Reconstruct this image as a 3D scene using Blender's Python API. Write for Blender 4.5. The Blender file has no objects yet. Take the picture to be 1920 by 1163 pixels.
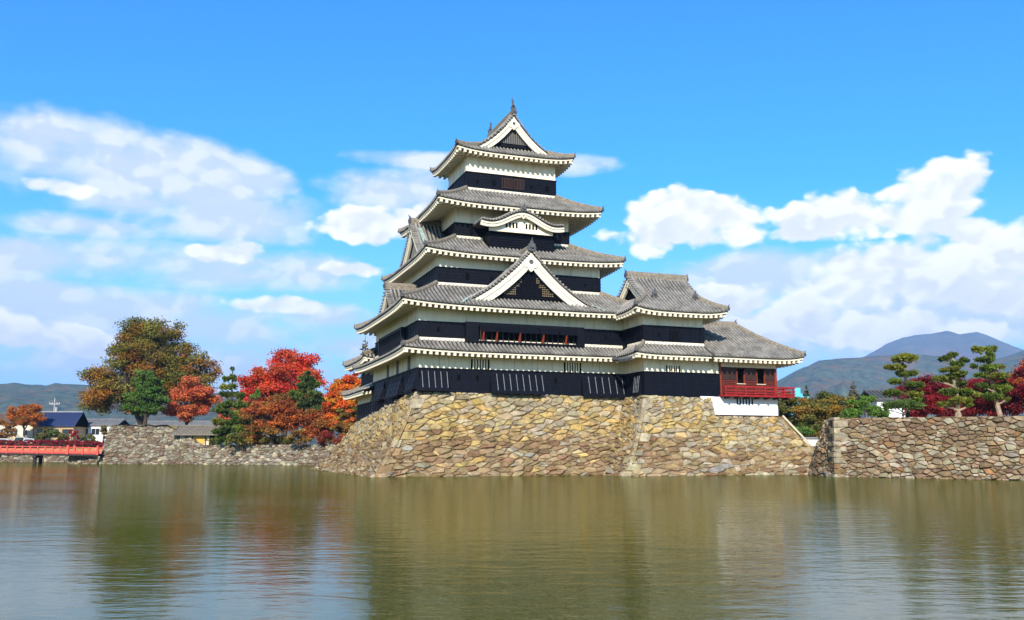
import bpy, bmesh, math, random
import numpy as np
from mathutils import Vector, Matrix

# ------------------------------------------------------------------ camera, sky, sun
S = bpy.context.scene
R = math.radians
PITCH = math.atan(266.5 / 1690.0)
CAM_Z = 1.9
cam_d = bpy.data.cameras.new('camera'); cam = bpy.data.objects.new('camera', cam_d)
S.collection.objects.link(cam); S.camera = cam
cam_d.sensor_width = 36.0; cam_d.lens = 36.0 * 1690.0 / 1920.0
cam_d.clip_start = 0.5; cam_d.clip_end = 40000.0
cam.location = (0, 0, CAM_Z); cam.rotation_euler = (math.pi / 2 + PITCH, 0, 0)

SUN_EL = R(30.0); SUN_AZ = R(187.5)              # azimuth clockwise from +Y; the sun stands behind the camera, a touch left
sun_dir = Vector((math.sin(SUN_AZ) * math.cos(SUN_EL), math.cos(SUN_AZ) * math.cos(SUN_EL), math.sin(SUN_EL)))
sl = bpy.data.lights.new('sun', 'SUN'); so = bpy.data.objects.new('sun', sl); S.collection.objects.link(so)
HAZE = True
sl.energy = 5.0; sl.angle = R(0.53); sl.color = (1.0, 0.935, 0.82)
so.rotation_euler = (-sun_dir).to_track_quat('-Z', 'Y').to_euler()
so.location = (0, 0, 60)
S.view_settings.view_transform = 'Standard'; S.view_settings.look = 'None'
S.view_settings.exposure = 0.4; S.view_settings.gamma = 1.0; S.view_settings.use_curve_mapping = False
S.cycles.max_bounces = 8; S.cycles.diffuse_bounces = 3; S.cycles.glossy_bounces = 3
S.cycles.transmission_bounces = 3; S.cycles.volume_bounces = 0; S.cycles.transparent_max_bounces = 6
S.cycles.caustics_reflective = False; S.cycles.caustics_refractive = False

def build_world():
    w = bpy.data.worlds.new('World'); S.world = w; w.use_nodes = True
    nt = w.node_tree; nt.nodes.clear(); L = nt.links.new
    def N(t, **k):
        n = nt.nodes.new(t)
        for a, b in k.items(): setattr(n, a, b)
        return n
    def V(sock, val):
        if hasattr(val, 'is_output'): L(val, sock)
        else: sock.default_value = val
    def M(op, a, b=0.0, c=None, clamp=False):
        n = N('ShaderNodeMath', operation=op); n.use_clamp = clamp
        V(n.inputs[0], a); V(n.inputs[1], b)
        if c is not None: V(n.inputs[2], c)
        return n.outputs[0]
    def SS(x, a, b):                                  # smoothstep
        n = N('ShaderNodeMapRange', interpolation_type='SMOOTHSTEP')
        V(n.inputs['Value'], x); V(n.inputs['From Min'], a); V(n.inputs['From Max'], b)
        return n.outputs['Result']
    def MIX(f, a, b, blend='MIX'):
        n = N('ShaderNodeMix', data_type='RGBA', blend_type=blend)
        V(n.inputs['Factor'], f); V(n.inputs['A'], a); V(n.inputs['B'], b)
        return n.outputs['Result']
    sky = N('ShaderNodeTexSky', sky_type='NISHITA')
    sky.sun_disc = False; sky.sun_elevation = SUN_EL; sky.sun_rotation = SUN_AZ
    sky.altitude = 600; sky.air_density = 1.0; sky.dust_density = 0.4; sky.ozone_density = 2.0
    tc = N('ShaderNodeTexCoord'); sep = N('ShaderNodeSeparateXYZ'); L(tc.outputs['Generated'], sep.inputs[0])
    x, y, z = sep.outputs
    az = M('ARCTAN2', x, y); el = M('ARCSINE', z)
    # saturated autumn blue, paler towards the horizon
    skyc = MIX(1.0, sky.outputs[0], SKY_TINT, 'MULTIPLY')
    low = SS(el, 0.30, 0.0)
    skyc = MIX(M('MULTIPLY', low, 0.72), skyc, (7.0, 9.9, 11.6, 1))
    def vec(a, b, c=0.0):
        n = N('ShaderNodeCombineXYZ'); V(n.inputs[0], a); V(n.inputs[1], b); V(n.inputs[2], c); return n.outputs[0]
    def noise(v, sc, det=6.0, rough=0.55, dist=0.0):
        n = N('ShaderNodeTexNoise'); V(n.inputs['Vector'], v); V(n.inputs['Scale'], sc); V(n.inputs['Detail'], det)
        V(n.inputs['Roughness'], rough); V(n.inputs['Distortion'], dist); return n.outputs['Fac']
    def billow(v, sc):                                # cauliflower heads
        n = N('ShaderNodeTexVoronoi', feature='SMOOTH_F1', voronoi_dimensions='2D'); V(n.inputs['Vector'], v); V(n.inputs['Scale'], sc); V(n.inputs['Detail'], 2.0)
        V(n.inputs['Roughness'], 0.52); V(n.inputs['Lacunarity'], 2.1); V(n.inputs['Smoothness'], 0.7); return n.outputs['Distance']
    warp = noise(vec(az, M('MULTIPLY', el, 1.5)), 14.0, 4.0, 0.55)
    wz = M('MULTIPLY_ADD', warp, 0.05, -0.025)
    azw = M('ADD', az, wz); elw = M('MULTIPLY_ADD', el, 1.35, wz)
    nb = billow(vec(azw, elw, 0.3), 15.0); nb2 = billow(vec(M('ADD', azw, -0.006), M('ADD', elw, 0.016), 0.3), 15.0)
    nf = noise(vec(az, M('MULTIPLY', el, 1.5)), 11.0, 9.0, 0.6, 0.2)
    nw = noise(vec(M('MULTIPLY', az, 0.8), M('MULTIPLY', el, 1.9)), 6.0, 8.0, 0.55, 0.3)   # flat veils
    def lobe(px, py, rx, ry):                          # a cumulus centred where one stands in the sky: azimuth, elevation, half sizes
        ca = math.atan((px - 960) / 1690.0 * 0.988); ce = math.atan((848 - py) / 1690.0 * 0.95)
        a = M('DIVIDE', M('SUBTRACT', az, ca), rx / 1690.0); e = M('DIVIDE', M('SUBTRACT', el, ce), ry / 1690.0)
        r2 = M('ADD', M('MULTIPLY', a, a), M('MULTIPLY', e, e))
        return M('MAXIMUM', M('SUBTRACT', 1.0, r2), -1.5)
    def union(lst):
        r = None
        for l in lst:
            v = lobe(*l); r = v if r is None else M('MAXIMUM', r, v)
        return r
    puffs = union(PUFFS); veils = union(VEILS)
    # the same kind of clouds go on all round the horizon, behind the camera too, with cover raised there to whiten the ambient light
    band = M('MULTIPLY', SS(el, 0.0, 0.05), SS(el, 0.62, 0.22))
    amb = noise(vec(M('MULTIPLY', az, 1.0), M('MULTIPLY', el, 2.6)), 2.6, 3.0, 0.5, 0.3)
    front = SS(M('ABSOLUTE', az), 0.62, 0.80)          # the placed clouds fill the view; beyond them chance places the rest
    amb = M('ADD', M('MULTIPLY', M('MULTIPLY', M('MULTIPLY', SS(amb, 0.40, 0.56), 2.5), band), front), -1.5)
    puff0 = M('MAXIMUM', puffs, amb)
    dpuff = M('ADD', M('MULTIPLY_ADD', puff0, 0.95, M('MULTIPLY_ADD', nb, -1.5, 1.06)), M('MULTIPLY_ADD', nf, 2.0, -1.0))
    mp = SS(dpuff, 0.0, 0.55)
    dveil = M('ADD', M('ADD', M('MULTIPLY', veils, 0.9), M('MULTIPLY_ADD', nw, 3.0, -1.52)), M('MULTIPLY_ADD', nb, -0.45, 0.23))
    mv = M('MULTIPLY', SS(dveil, -0.1, 0.8), 0.86)
    # shading of the puffs: sun behind the viewer, tops bright, bases lavender grey
    sh = SS(M('SUBTRACT', nb2, nb), -0.20, 0.22)
    sh = M('MULTIPLY_ADD', sh, 0.62, M('MULTIPLY', SS(M('MULTIPLY_ADD', nf, 1.6, dpuff), 2.2, 0.6), 0.38))
    ccol = MIX(sh, CLOUD_LO, CLOUD_HI)
    vcol = MIX(SS(M('MULTIPLY_ADD', M('SUBTRACT', nb2, nb), 0.8, nf), 0.40, 0.66), VEIL_LO, VEIL_HI)
    col = MIX(mv, skyc, vcol)
    col = MIX(mp, col, ccol)
    below = SS(el, -0.002, -0.05)
    col = MIX(below, col, (2.0, 2.2, 2.4, 1))
    bg = N('ShaderNodeBackground'); L(col, bg.inputs[0]); bg.inputs[1].default_value = 0.085
    out = N('ShaderNodeOutputWorld'); L(bg.outputs[0], out.inputs[0])
    w.cycles.sampling_method = 'MANUAL'; w.cycles.sample_map_resolution = 512

SKY_TINT = (0.20, 1.50, 2.55, 1)
CLOUD_HI = (13.5, 13.2, 12.8, 1); CLOUD_LO = (9.0, 9.3, 10.3, 1)
VEIL_HI = (10.4, 10.4, 10.9, 1); VEIL_LO = (7.9, 8.5, 10.0, 1)
PUFFS = [(1255, 378, 85, 52), (1345, 388, 110, 50), (1300, 422, 150, 38),
         (1640, 388, 115, 48), (1765, 368, 120, 58), (1700, 412, 200, 42), (1535, 435, 70, 24),
         (1860, 475, 125, 62), (1720, 515, 200, 58), (1890, 565, 150, 80), (1590, 560, 140, 50),
         (1390, 560, 110, 42), (1480, 600, 150, 42), (1700, 620, 230, 38), (690, 398, 120, 34), (770, 380, 60, 26), (505, 566, 85, 20),
         (650, 490, 75, 18), (440, 470, 90, 24), (25, 635, 100, 34), (130, 655, 90, 26), (70, 375, 55, 20)]
VEILS = [(60, 290, 230, 70), (170, 335, 300, 85), (330, 390, 260, 70), (430, 330, 110, 50), (250, 500, 270, 55), (140, 440, 160, 30),
         (430, 505, 300, 45), (150, 590, 300, 60), (430, 620, 330, 45), (560, 590, 220, 35), (70, 660, 260, 60), (300, 690, 400, 60),
         (730, 320, 160, 55), (800, 262, 190, 22), (1060, 268, 130, 26), (1500, 640, 500, 70), (20, 510, 150, 40),
         (1780, 580, 330, 110), (1480, 520, 300, 60), (660, 640, 260, 40)]
build_world()

# ------------------------------------------------------------------ materials
MATS = {}
def mat(name, base, rough=0.8, var=0.25, scale=3.0, bump=0.0, bscale=20.0, attr=False, spec=0.3, metal=0.0, stretch=(1, 1, 1), trans=0.0, stain=None):
    m = bpy.data.materials.new(name); m.use_nodes = True; nt = m.node_tree; L = nt.links.new
    b = nt.nodes['Principled BSDF']
    b.inputs['Roughness'].default_value = rough; b.inputs['Specular IOR Level'].default_value = spec; b.inputs['Metallic'].default_value = metal
    tc = nt.nodes.new('ShaderNodeTexCoord'); mp = nt.nodes.new('ShaderNodeMapping'); L(tc.outputs['Object'], mp.inputs[0])
    mp.inputs['Scale'].default_value = stretch
    if attr:
        geo = nt.nodes.new('ShaderNodeNewGeometry'); L(geo.outputs['Position'], mp.inputs[0])
    n = nt.nodes.new('ShaderNodeTexNoise'); L(mp.outputs[0], n.inputs['Vector']); n.inputs['Scale'].default_value = scale
    n.inputs['Detail'].default_value = 6; n.inputs['Roughness'].default_value = 0.62
    r = nt.nodes.new('ShaderNodeMapRange'); L(n.outputs['Fac'], r.inputs[0])
    r.inputs['From Min'].default_value = 0.3; r.inputs['From Max'].default_value = 0.7
    r.inputs['To Min'].default_value = 1 - var; r.inputs['To Max'].default_value = 1 + var
    mul = nt.nodes.new('ShaderNodeMix'); mul.data_type = 'RGBA'; mul.blend_type = 'MULTIPLY'; mul.inputs['Factor'].default_value = 1
    if attr:
        at_ = nt.nodes.new('ShaderNodeAttribute'); at_.attribute_name = 'col'; L(at_.outputs['Color'], mul.inputs['A'])
    else: mul.inputs['A'].default_value = (*base, 1)
    L(r.outputs[0], mul.inputs['B']); col = mul.outputs['Result']
    if stain:
        n2 = nt.nodes.new('ShaderNodeTexNoise'); L(mp.outputs[0], n2.inputs['Vector']); n2.inputs['Scale'].default_value = stain[1]
        n2.inputs['Detail'].default_value = 5; n2.inputs['Roughness'].default_value = 0.7
        r2 = nt.nodes.new('ShaderNodeMapRange'); L(n2.outputs['Fac'], r2.inputs[0])
        r2.inputs['From Min'].default_value = stain[2]; r2.inputs['From Max'].default_value = stain[2] + 0.15
        r2.inputs['To Max'].default_value = stain[3]
        mx = nt.nodes.new('ShaderNodeMix'); mx.data_type = 'RGBA'; L(r2.outputs[0], mx.inputs['Factor']); L(col, mx.inputs['A'])
        mx.inputs['B'].default_value = (*stain[0], 1); col = mx.outputs['Result']
    L(col, b.inputs['Base Color'])
    if bump:
        nb = nt.nodes.new('ShaderNodeTexNoise'); L(mp.outputs[0], nb.inputs['Vector']); nb.inputs['Scale'].default_value = bscale; nb.inputs['Detail'].default_value = 5
        bp = nt.nodes.new('ShaderNodeBump'); bp.inputs['Strength'].default_value = bump; bp.inputs['Distance'].default_value = 0.1
        L(nb.outputs['Fac'], bp.inputs['Height']); L(bp.outputs[0], b.inputs['Normal'])
    if trans:
        out = nt.nodes['Material Output']; ms = nt.nodes.new('ShaderNodeMixShader'); tr = nt.nodes.new('ShaderNodeBsdfTranslucent')
        L(col, tr.inputs[0]); L(b.outputs[0], ms.inputs[1]); L(tr.outputs[0], ms.inputs[2]); ms.inputs[0].default_value = trans
        L(ms.outputs[0], out.inputs[0])
    MATS[name] = m
    return m
mat('tile', (0.235, 0.213, 0.182), 0.75, 0.5, 0.9, 0.3, 14, stain=((0.40, 0.365, 0.30), 3.5, 0.56, 0.7))
mat('tile_pan_shaded', (0.045, 0.041, 0.036), 0.8, 0.4, 1.2, 0.3, 10)  # same tile as the barrel rows; the shade between them is in the colour
mat('tile_ridge', (0.20, 0.165, 0.12), 0.8, 0.4, 4.0, 0.5, 9, stain=((0.46, 0.40, 0.30), 6.0, 0.55, 0.7))
mat('tile_dark', (0.085, 0.085, 0.085), 0.7, 0.4, 4.0, 0.4, 9)
mat('verdigris', (0.30, 0.37, 0.31), 0.7, 0.3, 3.0)
mat('plaster', (0.93, 0.80, 0.58), 0.85, 0.07, 1.0, 0.05, 8, stretch=(2.2, 2.2, .35), stain=((0.62, 0.52, 0.36), 0.9, 0.52, 0.75))
mat('plaster_new', (0.84, 0.83, 0.80), 0.8, 0.04, 0.8, 0.04, 8)
mat('plaster_joint', (0.50, 0.47, 0.40), 0.9, 0.1, 1.0)
mat('eave_white', (0.76, 0.67, 0.50), 0.8, 0.08, 2.0)
mat('soffit', (0.66, 0.50, 0.31), 0.9, 0.12, 1.5)
mat('black_board', (0.0045, 0.0052, 0.0095), 0.5, 0.4, 1.5, 0.12, 6, spec=0.10, stretch=(1, 1, 6))
mat('black_trim', (0.005, 0.0055, 0.009), 0.55, 0.3, 2.0, spec=0.10)
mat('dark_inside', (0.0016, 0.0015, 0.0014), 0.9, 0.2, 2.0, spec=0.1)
mat('batten_grey', (0.20, 0.205, 0.225), 0.6, 0.3, 4.0)
mat('lattice_tan', (0.30, 0.22, 0.12), 0.8, 0.2, 4.0)
mat('lattice_grey', (0.16, 0.15, 0.13), 0.8, 0.2, 4.0)
mat('vermilion', (0.30, 0.012, 0.011), 0.55, 0.35, 2.0, 0.2, 9, spec=0.3, stain=((0.20, 0.03, 0.022), 3.0, 0.55, 0.6))
mat('vermilion_faded', (0.62, 0.085, 0.055), 0.6, 0.2, 1.5)
mat('orange_post', (0.24, 0.035, 0.010), 0.5, 0.2, 3.0)
mat('brown_louver', (0.036, 0.016, 0.012), 0.6, 0.3, 3.0)
mat('red_louver', (0.11, 0.020, 0.013), 0.6, 0.3, 3.0)
mat('stone', (0.3, 0.3, 0.3), 0.92, 0.42, 1.7, 0.9, 4.0, attr=True, spec=0.12, stain=((0.17, 0.125, 0.07), 0.45, 0.50, 0.5))
mat('stone_joint', (0.17, 0.125, 0.07), 0.95, 0.5, 2.0, 0.4, 8)
mat('leaf', (0.1, 0.1, 0.1), 0.65, 0.18, 0.6, attr=True, spec=0.25, trans=0.28)
mat('needle', (0.1, 0.1, 0.1), 0.6, 0.15, 0.8, attr=True, spec=0.25, trans=0.12)
mat('bark', (0.065, 0.047, 0.034), 0.95, 0.35, 3.0, 0.7, 9)
mat('bark_pale', (0.30, 0.22, 0.15), 0.95, 0.35, 3.0, 0.6, 9)
mat('dry_grass', (0.34, 0.23, 0.08), 0.95, 0.4, 0.8, 0.6, 12, stain=((0.20, 0.19, 0.06), 0.35, 0.55, 0.6))
mat('earth', (0.22, 0.17, 0.10), 0.95, 0.35, 0.3, 0.4, 5)
mat('far_ground', (0.10, 0.10, 0.05), 0.95, 0.4, 0.02)
mat('mud', (0.05, 0.05, 0.02), 0.9, 0.3, 0.5)
mat('wood_dark', (0.028, 0.022, 0.02), 0.8, 0.3, 3.0)
mat('wood_pale', (0.55, 0.45, 0.30), 0.8, 0.25, 5.0)
mat('roof_blue', (0.03, 0.045, 0.11), 0.5, 0.15, 2.0)
mat('roof_grey', (0.20, 0.19, 0.18), 0.8, 0.3, 2.0)
mat('roof_brown', (0.16, 0.10, 0.075), 0.8, 0.3, 2.0)
mat('thatch', (0.20, 0.165, 0.12), 0.95, 0.35, 3.0, 0.5, 12)
mat('house_cream', (0.62, 0.55, 0.42), 0.85, 0.1, 1.0)
mat('house_white', (0.80, 0.80, 0.79), 0.85, 0.05, 1.0)
mat('house_tan', (0.42, 0.30, 0.16), 0.85, 0.15, 1.0)
mat('ochre_panel', (0.62, 0.36, 0.07), 0.8, 0.1, 1.0)
mat('glass_dark', (0.02, 0.025, 0.03), 0.12, 0.2, 1.0, spec=0.5)
mat('cyan_sheet', (0.10, 0.50, 0.66), 0.6, 0.2, 0.5)
mat('car_white', (0.78, 0.78, 0.78), 0.3, 0.03, 1.0, spec=0.5)
mat('car_dark', (0.04, 0.045, 0.06), 0.3, 0.1, 1.0, spec=0.5)
mat('tyre', (0.015, 0.015, 0.015), 0.9, 0.1, 3.0)
mat('concrete', (0.36, 0.35, 0.33), 0.9, 0.15, 2.0)
mat('hill_near', (0.07, 0.085, 0.04), 1.0, 0.75, 0.03, spec=0.0, stain=((0.20, 0.09, 0.03), 0.006, 0.50, 0.8))
mat('hill_far', (0.085, 0.085, 0.07), 1.0, 0.5, 0.006, spec=0.0, stain=((0.19, 0.085, 0.07), 0.0022, 0.5, 0.85))

WATER_BODY = (0.064, 0.068, 0.002, 1)
def water_mat():
    m = bpy.data.materials.new('water'); m.use_nodes = True; nt = m.node_tree; L = nt.links.new
    nt.nodes.remove(nt.nodes['Principled BSDF'])      # murky olive water; ruffled, so it never mirrors fully even at a low angle
    df = nt.nodes.new('ShaderNodeBsdfDiffuse'); df.inputs['Color'].default_value = WATER_BODY
    gl = nt.nodes.new('ShaderNodeBsdfGlossy'); gl.inputs['Roughness'].default_value = 0.06; gl.inputs['Color'].default_value = (1, .985, .93, 1)
    fr = nt.nodes.new('ShaderNodeFresnel'); fr.inputs['IOR'].default_value = 1.33
    mn = nt.nodes.new('ShaderNodeMath'); mn.operation = 'MINIMUM'; mn.inputs[1].default_value = 0.45; L(fr.outputs[0], mn.inputs[0])
    ms = nt.nodes.new('ShaderNodeMixShader'); L(mn.outputs[0], ms.inputs[0]); L(df.outputs[0], ms.inputs[1]); L(gl.outputs[0], ms.inputs[2]); L(ms.outputs[0], nt.nodes['Material Output'].inputs[0])
    geo = nt.nodes.new('ShaderNodeNewGeometry')
    pn = nt.nodes.new('ShaderNodeTexNoise'); pm = nt.nodes.new('ShaderNodeMapping'); L(geo.outputs['Position'], pm.inputs[0]); pm.inputs['Scale'].default_value = (.018, .05, 1); L(pm.outputs[0], pn.inputs['Vector'])
    pn.inputs['Scale'].default_value = 1.0; pn.inputs['Detail'].default_value = 3; pr = nt.nodes.new('ShaderNodeMapRange'); L(pn.outputs['Fac'], pr.inputs[0])   # wind patches
    pr.inputs['From Min'].default_value = .36; pr.inputs['From Max'].default_value = .62; pr.inputs['To Min'].default_value = .35; pr.inputs['To Max'].default_value = 1.0
    prev = None
    for sc, st, dist, rot, det in (((0.25, 0.5), 1.0, 0.016, 10, 2), ((0.7, 1.7), 1.0, 0.017, 6, 2), ((1.8, 4.0), 1.0, 0.0095, -5, 3), ((6.0, 10.0), 1.0, 0.0036, 12, 3)):
        mp = nt.nodes.new('ShaderNodeMapping'); L(geo.outputs['Position'], mp.inputs[0])
        mp.inputs['Scale'].default_value = (sc[0], sc[1], 1); mp.inputs['Rotation'].default_value = (0, 0, R(rot))
        n = nt.nodes.new('ShaderNodeTexNoise'); L(mp.outputs[0], n.inputs['Vector']); n.inputs['Scale'].default_value = 1.0
        n.inputs['Detail'].default_value = det; n.inputs['Roughness'].default_value = 0.55; n.inputs['Distortion'].default_value = 0.5
        bp = nt.nodes.new('ShaderNodeBump'); bp.inputs['Strength'].default_value = st; bp.inputs['Distance'].default_value = dist
        L(n.outputs['Fac'], bp.inputs['Height']); L(pr.outputs[0], bp.inputs['Strength'])
        if prev: L(prev, bp.inputs['Normal'])
        prev = bp.outputs[0]
    L(prev, gl.inputs['Normal']); L(prev, fr.inputs['Normal'])
    MATS['water'] = m
water_mat()

# ------------------------------------------------------------------ mesh helpers
rng = random.Random(11); nrg = np.random.default_rng(5)
COL = S.collection
def tag(o, label=None, cat=None, group=None, kind=None):
    if label: o['label'] = label
    if cat: o['category'] = cat
    if group: o['group'] = group
    if kind: o['kind'] = kind
    return o
def empty(name, loc=(0, 0, 0), rz=0.0, parent=None):
    o = bpy.data.objects.new(name, None); COL.objects.link(o); o.location = loc; o.rotation_euler = (0, 0, rz); o.parent = parent
    o.empty_display_size = 0.5
    return o
def link(name, me, m, parent=None, loc=(0, 0, 0), rz=0.0, kind=None):
    o = bpy.data.objects.new(name, me); COL.objects.link(o); o.parent = parent; o.location = loc; o.rotation_euler = (0, 0, rz)
    if m and not me.materials: me.materials.append(MATS[m])
    if kind: o['kind'] = kind
    return o
def np_mesh(name, V, F, col=None, smooth=False):
    me = bpy.data.meshes.new(name); V = np.asarray(V, np.float32); F = np.asarray(F, np.int32); k = F.shape[1]
    me.vertices.add(len(V)); me.vertices.foreach_set('co', V.ravel())
    me.loops.add(F.size); me.loops.foreach_set('vertex_index', F.ravel())
    me.polygons.add(len(F)); me.polygons.foreach_set('loop_start', np.arange(0, F.size, k, dtype=np.int32))
    me.update(calc_edges=True)
    if col is not None:
        a = me.attributes.new('col', 'FLOAT_COLOR', 'FACE'); c = np.ones((len(F), 4), np.float32); c[:, :3] = col; a.data.foreach_set('color', c.ravel())
    if smooth: me.polygons.foreach_set('use_smooth', np.ones(len(F), bool))
    return me
class MB:
    def __init__(s): s.v = []; s.f = []
    def add(s, vs, fs):
        n = len(s.v); s.v += [tuple(p) for p in vs]; s.f += [tuple(n + i for i in f) for f in fs]
    def box(s, x0, x1, y0, y1, z0, z1):
        s.hexa([(x0, y0, z0), (x1, y0, z0), (x1, y1, z0), (x0, y1, z0), (x0, y0, z1), (x1, y0, z1), (x1, y1, z1), (x0, y1, z1)])
    def hexa(s, p):
        s.add(p, [(3, 2, 1, 0), (4, 5, 6, 7), (0, 1, 5, 4), (1, 2, 6, 5), (2, 3, 7, 6), (3, 0, 4, 7)])
    def prism(s, outline, fn, d0, d1):                  # outline: 2-D points, fn(a, b, depth) -> 3-D
        n = len(outline); vs = [fn(a, b, d0) for a, b in outline] + [fn(a, b, d1) for a, b in outline]
        fs = [tuple(range(n - 1, -1, -1)), tuple(range(n, 2 * n))] + [(i, (i + 1) % n, n + (i + 1) % n, n + i) for i in range(n)]
        s.add(vs, fs)
    def grid(s, rows):
        m = len(rows[0]); n = len(s.v)
        for r in rows: s.v += [tuple(p) for p in r]
        for i in range(len(rows) - 1):
            for j in range(m - 1): s.f.append((n + i * m + j, n + i * m + j + 1, n + (i + 1) * m + j + 1, n + (i + 1) * m + j))
    def slab(s, top, bot):                              # closed slab between two equal grids
        s.grid(top); s.grid(bot)
        a = [r[0] for r in top]; b = [r[0] for r in bot]; s.grid([a, b])
        a = [r[-1] for r in top]; b = [r[-1] for r in bot]; s.grid([a, b])
        s.grid([top[0], bot[0]]); s.grid([top[-1], bot[-1]])
    def sweep(s, path, sec, side=None, caps=True, scale=None):
        P = [Vector(p) for p in path]; k = len(sec); rows = []
        for i, p in enumerate(P):
            t = (P[min(i + 1, len(P) - 1)] - P[max(i - 1, 0)]).normalized()
            if side is None:
                sd = t.cross(Vector((0, 0, 1)))
                sd = sd.normalized() if sd.length > 1e-4 else Vector((1, 0, 0))
            else: sd = Vector(side)
            up = sd.cross(t).normalized(); q = scale[i] if scale else 1.0
            rows.append([p + sd * (a * q) + up * (b * q) for a, b in sec])
        n = len(s.v)
        for r in rows: s.v += [tuple(x) for x in r]
        for i in range(len(P) - 1):
            for j in range(k): s.f.append((n + i * k + j, n + i * k + (j + 1) % k, n + (i + 1) * k + (j + 1) % k, n + (i + 1) * k + j))
        if caps: s.f.append(tuple(n + j for j in range(k - 1, -1, -1))); s.f.append(tuple(n + (len(P) - 1) * k + j for j in range(k)))
    def tube(s, path, rad, n=6, caps=True):
        sec = [(math.cos(2 * math.pi * i / n), math.sin(2 * math.pi * i / n)) for i in range(n)]
        if not isinstance(rad, (list, tuple)): rad = [rad] * len(path)
        s.sweep(path, sec, caps=caps, scale=rad)
    def mesh(s, name, smooth=False):
        me = bpy.data.meshes.new(name); me.from_pydata(s.v, [], s.f); me.update()
        if smooth: me.polygons.foreach_set('use_smooth', [True] * len(me.polygons))
        return me
    def build(s, name, m, parent=None, smooth=False, kind=None, loc=(0, 0, 0), rz=0.0):
        return link(name, s.mesh(name, smooth), m, parent, loc, rz, kind)
def boxpart(name, m, parent, *b, **k):
    q = MB(); q.box(*b); return q.build(name, m, parent, **k)
def at(px, py, Y):                                      # the point at distance Y along the ground under a line of sight (used to survey the place)
    cy = math.cos(PITCH); sy = math.sin(PITCH); a = (px - 960.0); b = (581.5 - py)
    d = Vector((a, 1690 * cy - b * sy, 1690 * sy + b * cy)); t = Y / d.y
    return Vector((d.x * t, Y, CAM_Z + d.z * t))

# ------------------------------------------------------------------ castle frame (x along the moat front, y into the castle, z above water)
CO = Vector((-7.979, 75.900, 0.0)); CROT = R(90 - 69.8)
CM = Matrix.Translation(CO) @ Matrix.Rotation(CROT, 4, 'Z')
def W3(u, v, z): return CM @ Vector((u, v, z))

# ------------------------------------------------------------------ dry stone walls: every stone its own piece
def clip(poly, px, py, nx, ny):
    out = []; n = len(poly)
    for i in range(n):
        a = poly[i]; b = poly[(i + 1) % n]
        da = (a[0] - px) * nx + (a[1] - py) * ny; db = (b[0] - px) * nx + (b[1] - py) * ny
        if da <= 0: out.append(a)
        if (da < 0 < db) or (db < 0 < da):
            t = da / (da - db); out.append((a[0] + (b[0] - a[0]) * t, a[1] + (b[1] - a[1]) * t))
    return out
def cells(Wd, Hd, cw, ch, rs, filler=0.55):
    k = cw / ch; seeds = []; y = ch * 0.45; row = 0
    while y < Hd + ch * 0.3:
        x = rs.uniform(0, cw)
        while x < Wd:
            if rs.random() > 0.10: seeds.append((x + rs.uniform(-.16, .16) * cw, (y + rs.uniform(-.22, .22) * ch) * k))
            if rs.random() < filler: seeds.append((x + 0.5 * cw * rs.uniform(.7, 1.2), (y + 0.5 * ch * rs.uniform(.6, 1.1)) * k))
            x += cw * rs.choice((0.5, 0.7, 0.9, 1.1, 1.4, 1.75))
        y += ch * rs.uniform(0.85, 1.15); row += 1
    out = []; wt = [rs.choice((0, 0, .1, .3, .75)) * (cw * .75) ** 2 for _ in seeds]      # mixed sizes: big blocks among chips
    for i, (x, y) in enumerate(seeds):
        poly = [(0, 0), (Wd, 0), (Wd, Hd * k), (0, Hd * k)]
        for j, (a, b) in enumerate(seeds):
            if i == j or abs(a - x) > 3 * cw or abs(b - y) > 3 * cw: continue
            d2 = (a - x) ** 2 + (b - y) ** 2; f = min(.85, max(.15, .5 + (wt[i] - wt[j]) / (2 * max(d2, 1e-4))))
            poly = clip(poly, x + (a - x) * f, y + (b - y) * f, a - x, b - y)
            if len(poly) < 3: break
        if len(poly) >= 3:
            p2 = []                                    # drop very short edges
            for q in poly:
                if not p2 or math.hypot(q[0] - p2[-1][0], q[1] - p2[-1][1]) > 0.12 * cw: p2.append(q)
            if len(p2) >= 3: out.append([(a, b / k) for a, b in p2])
    return out
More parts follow.
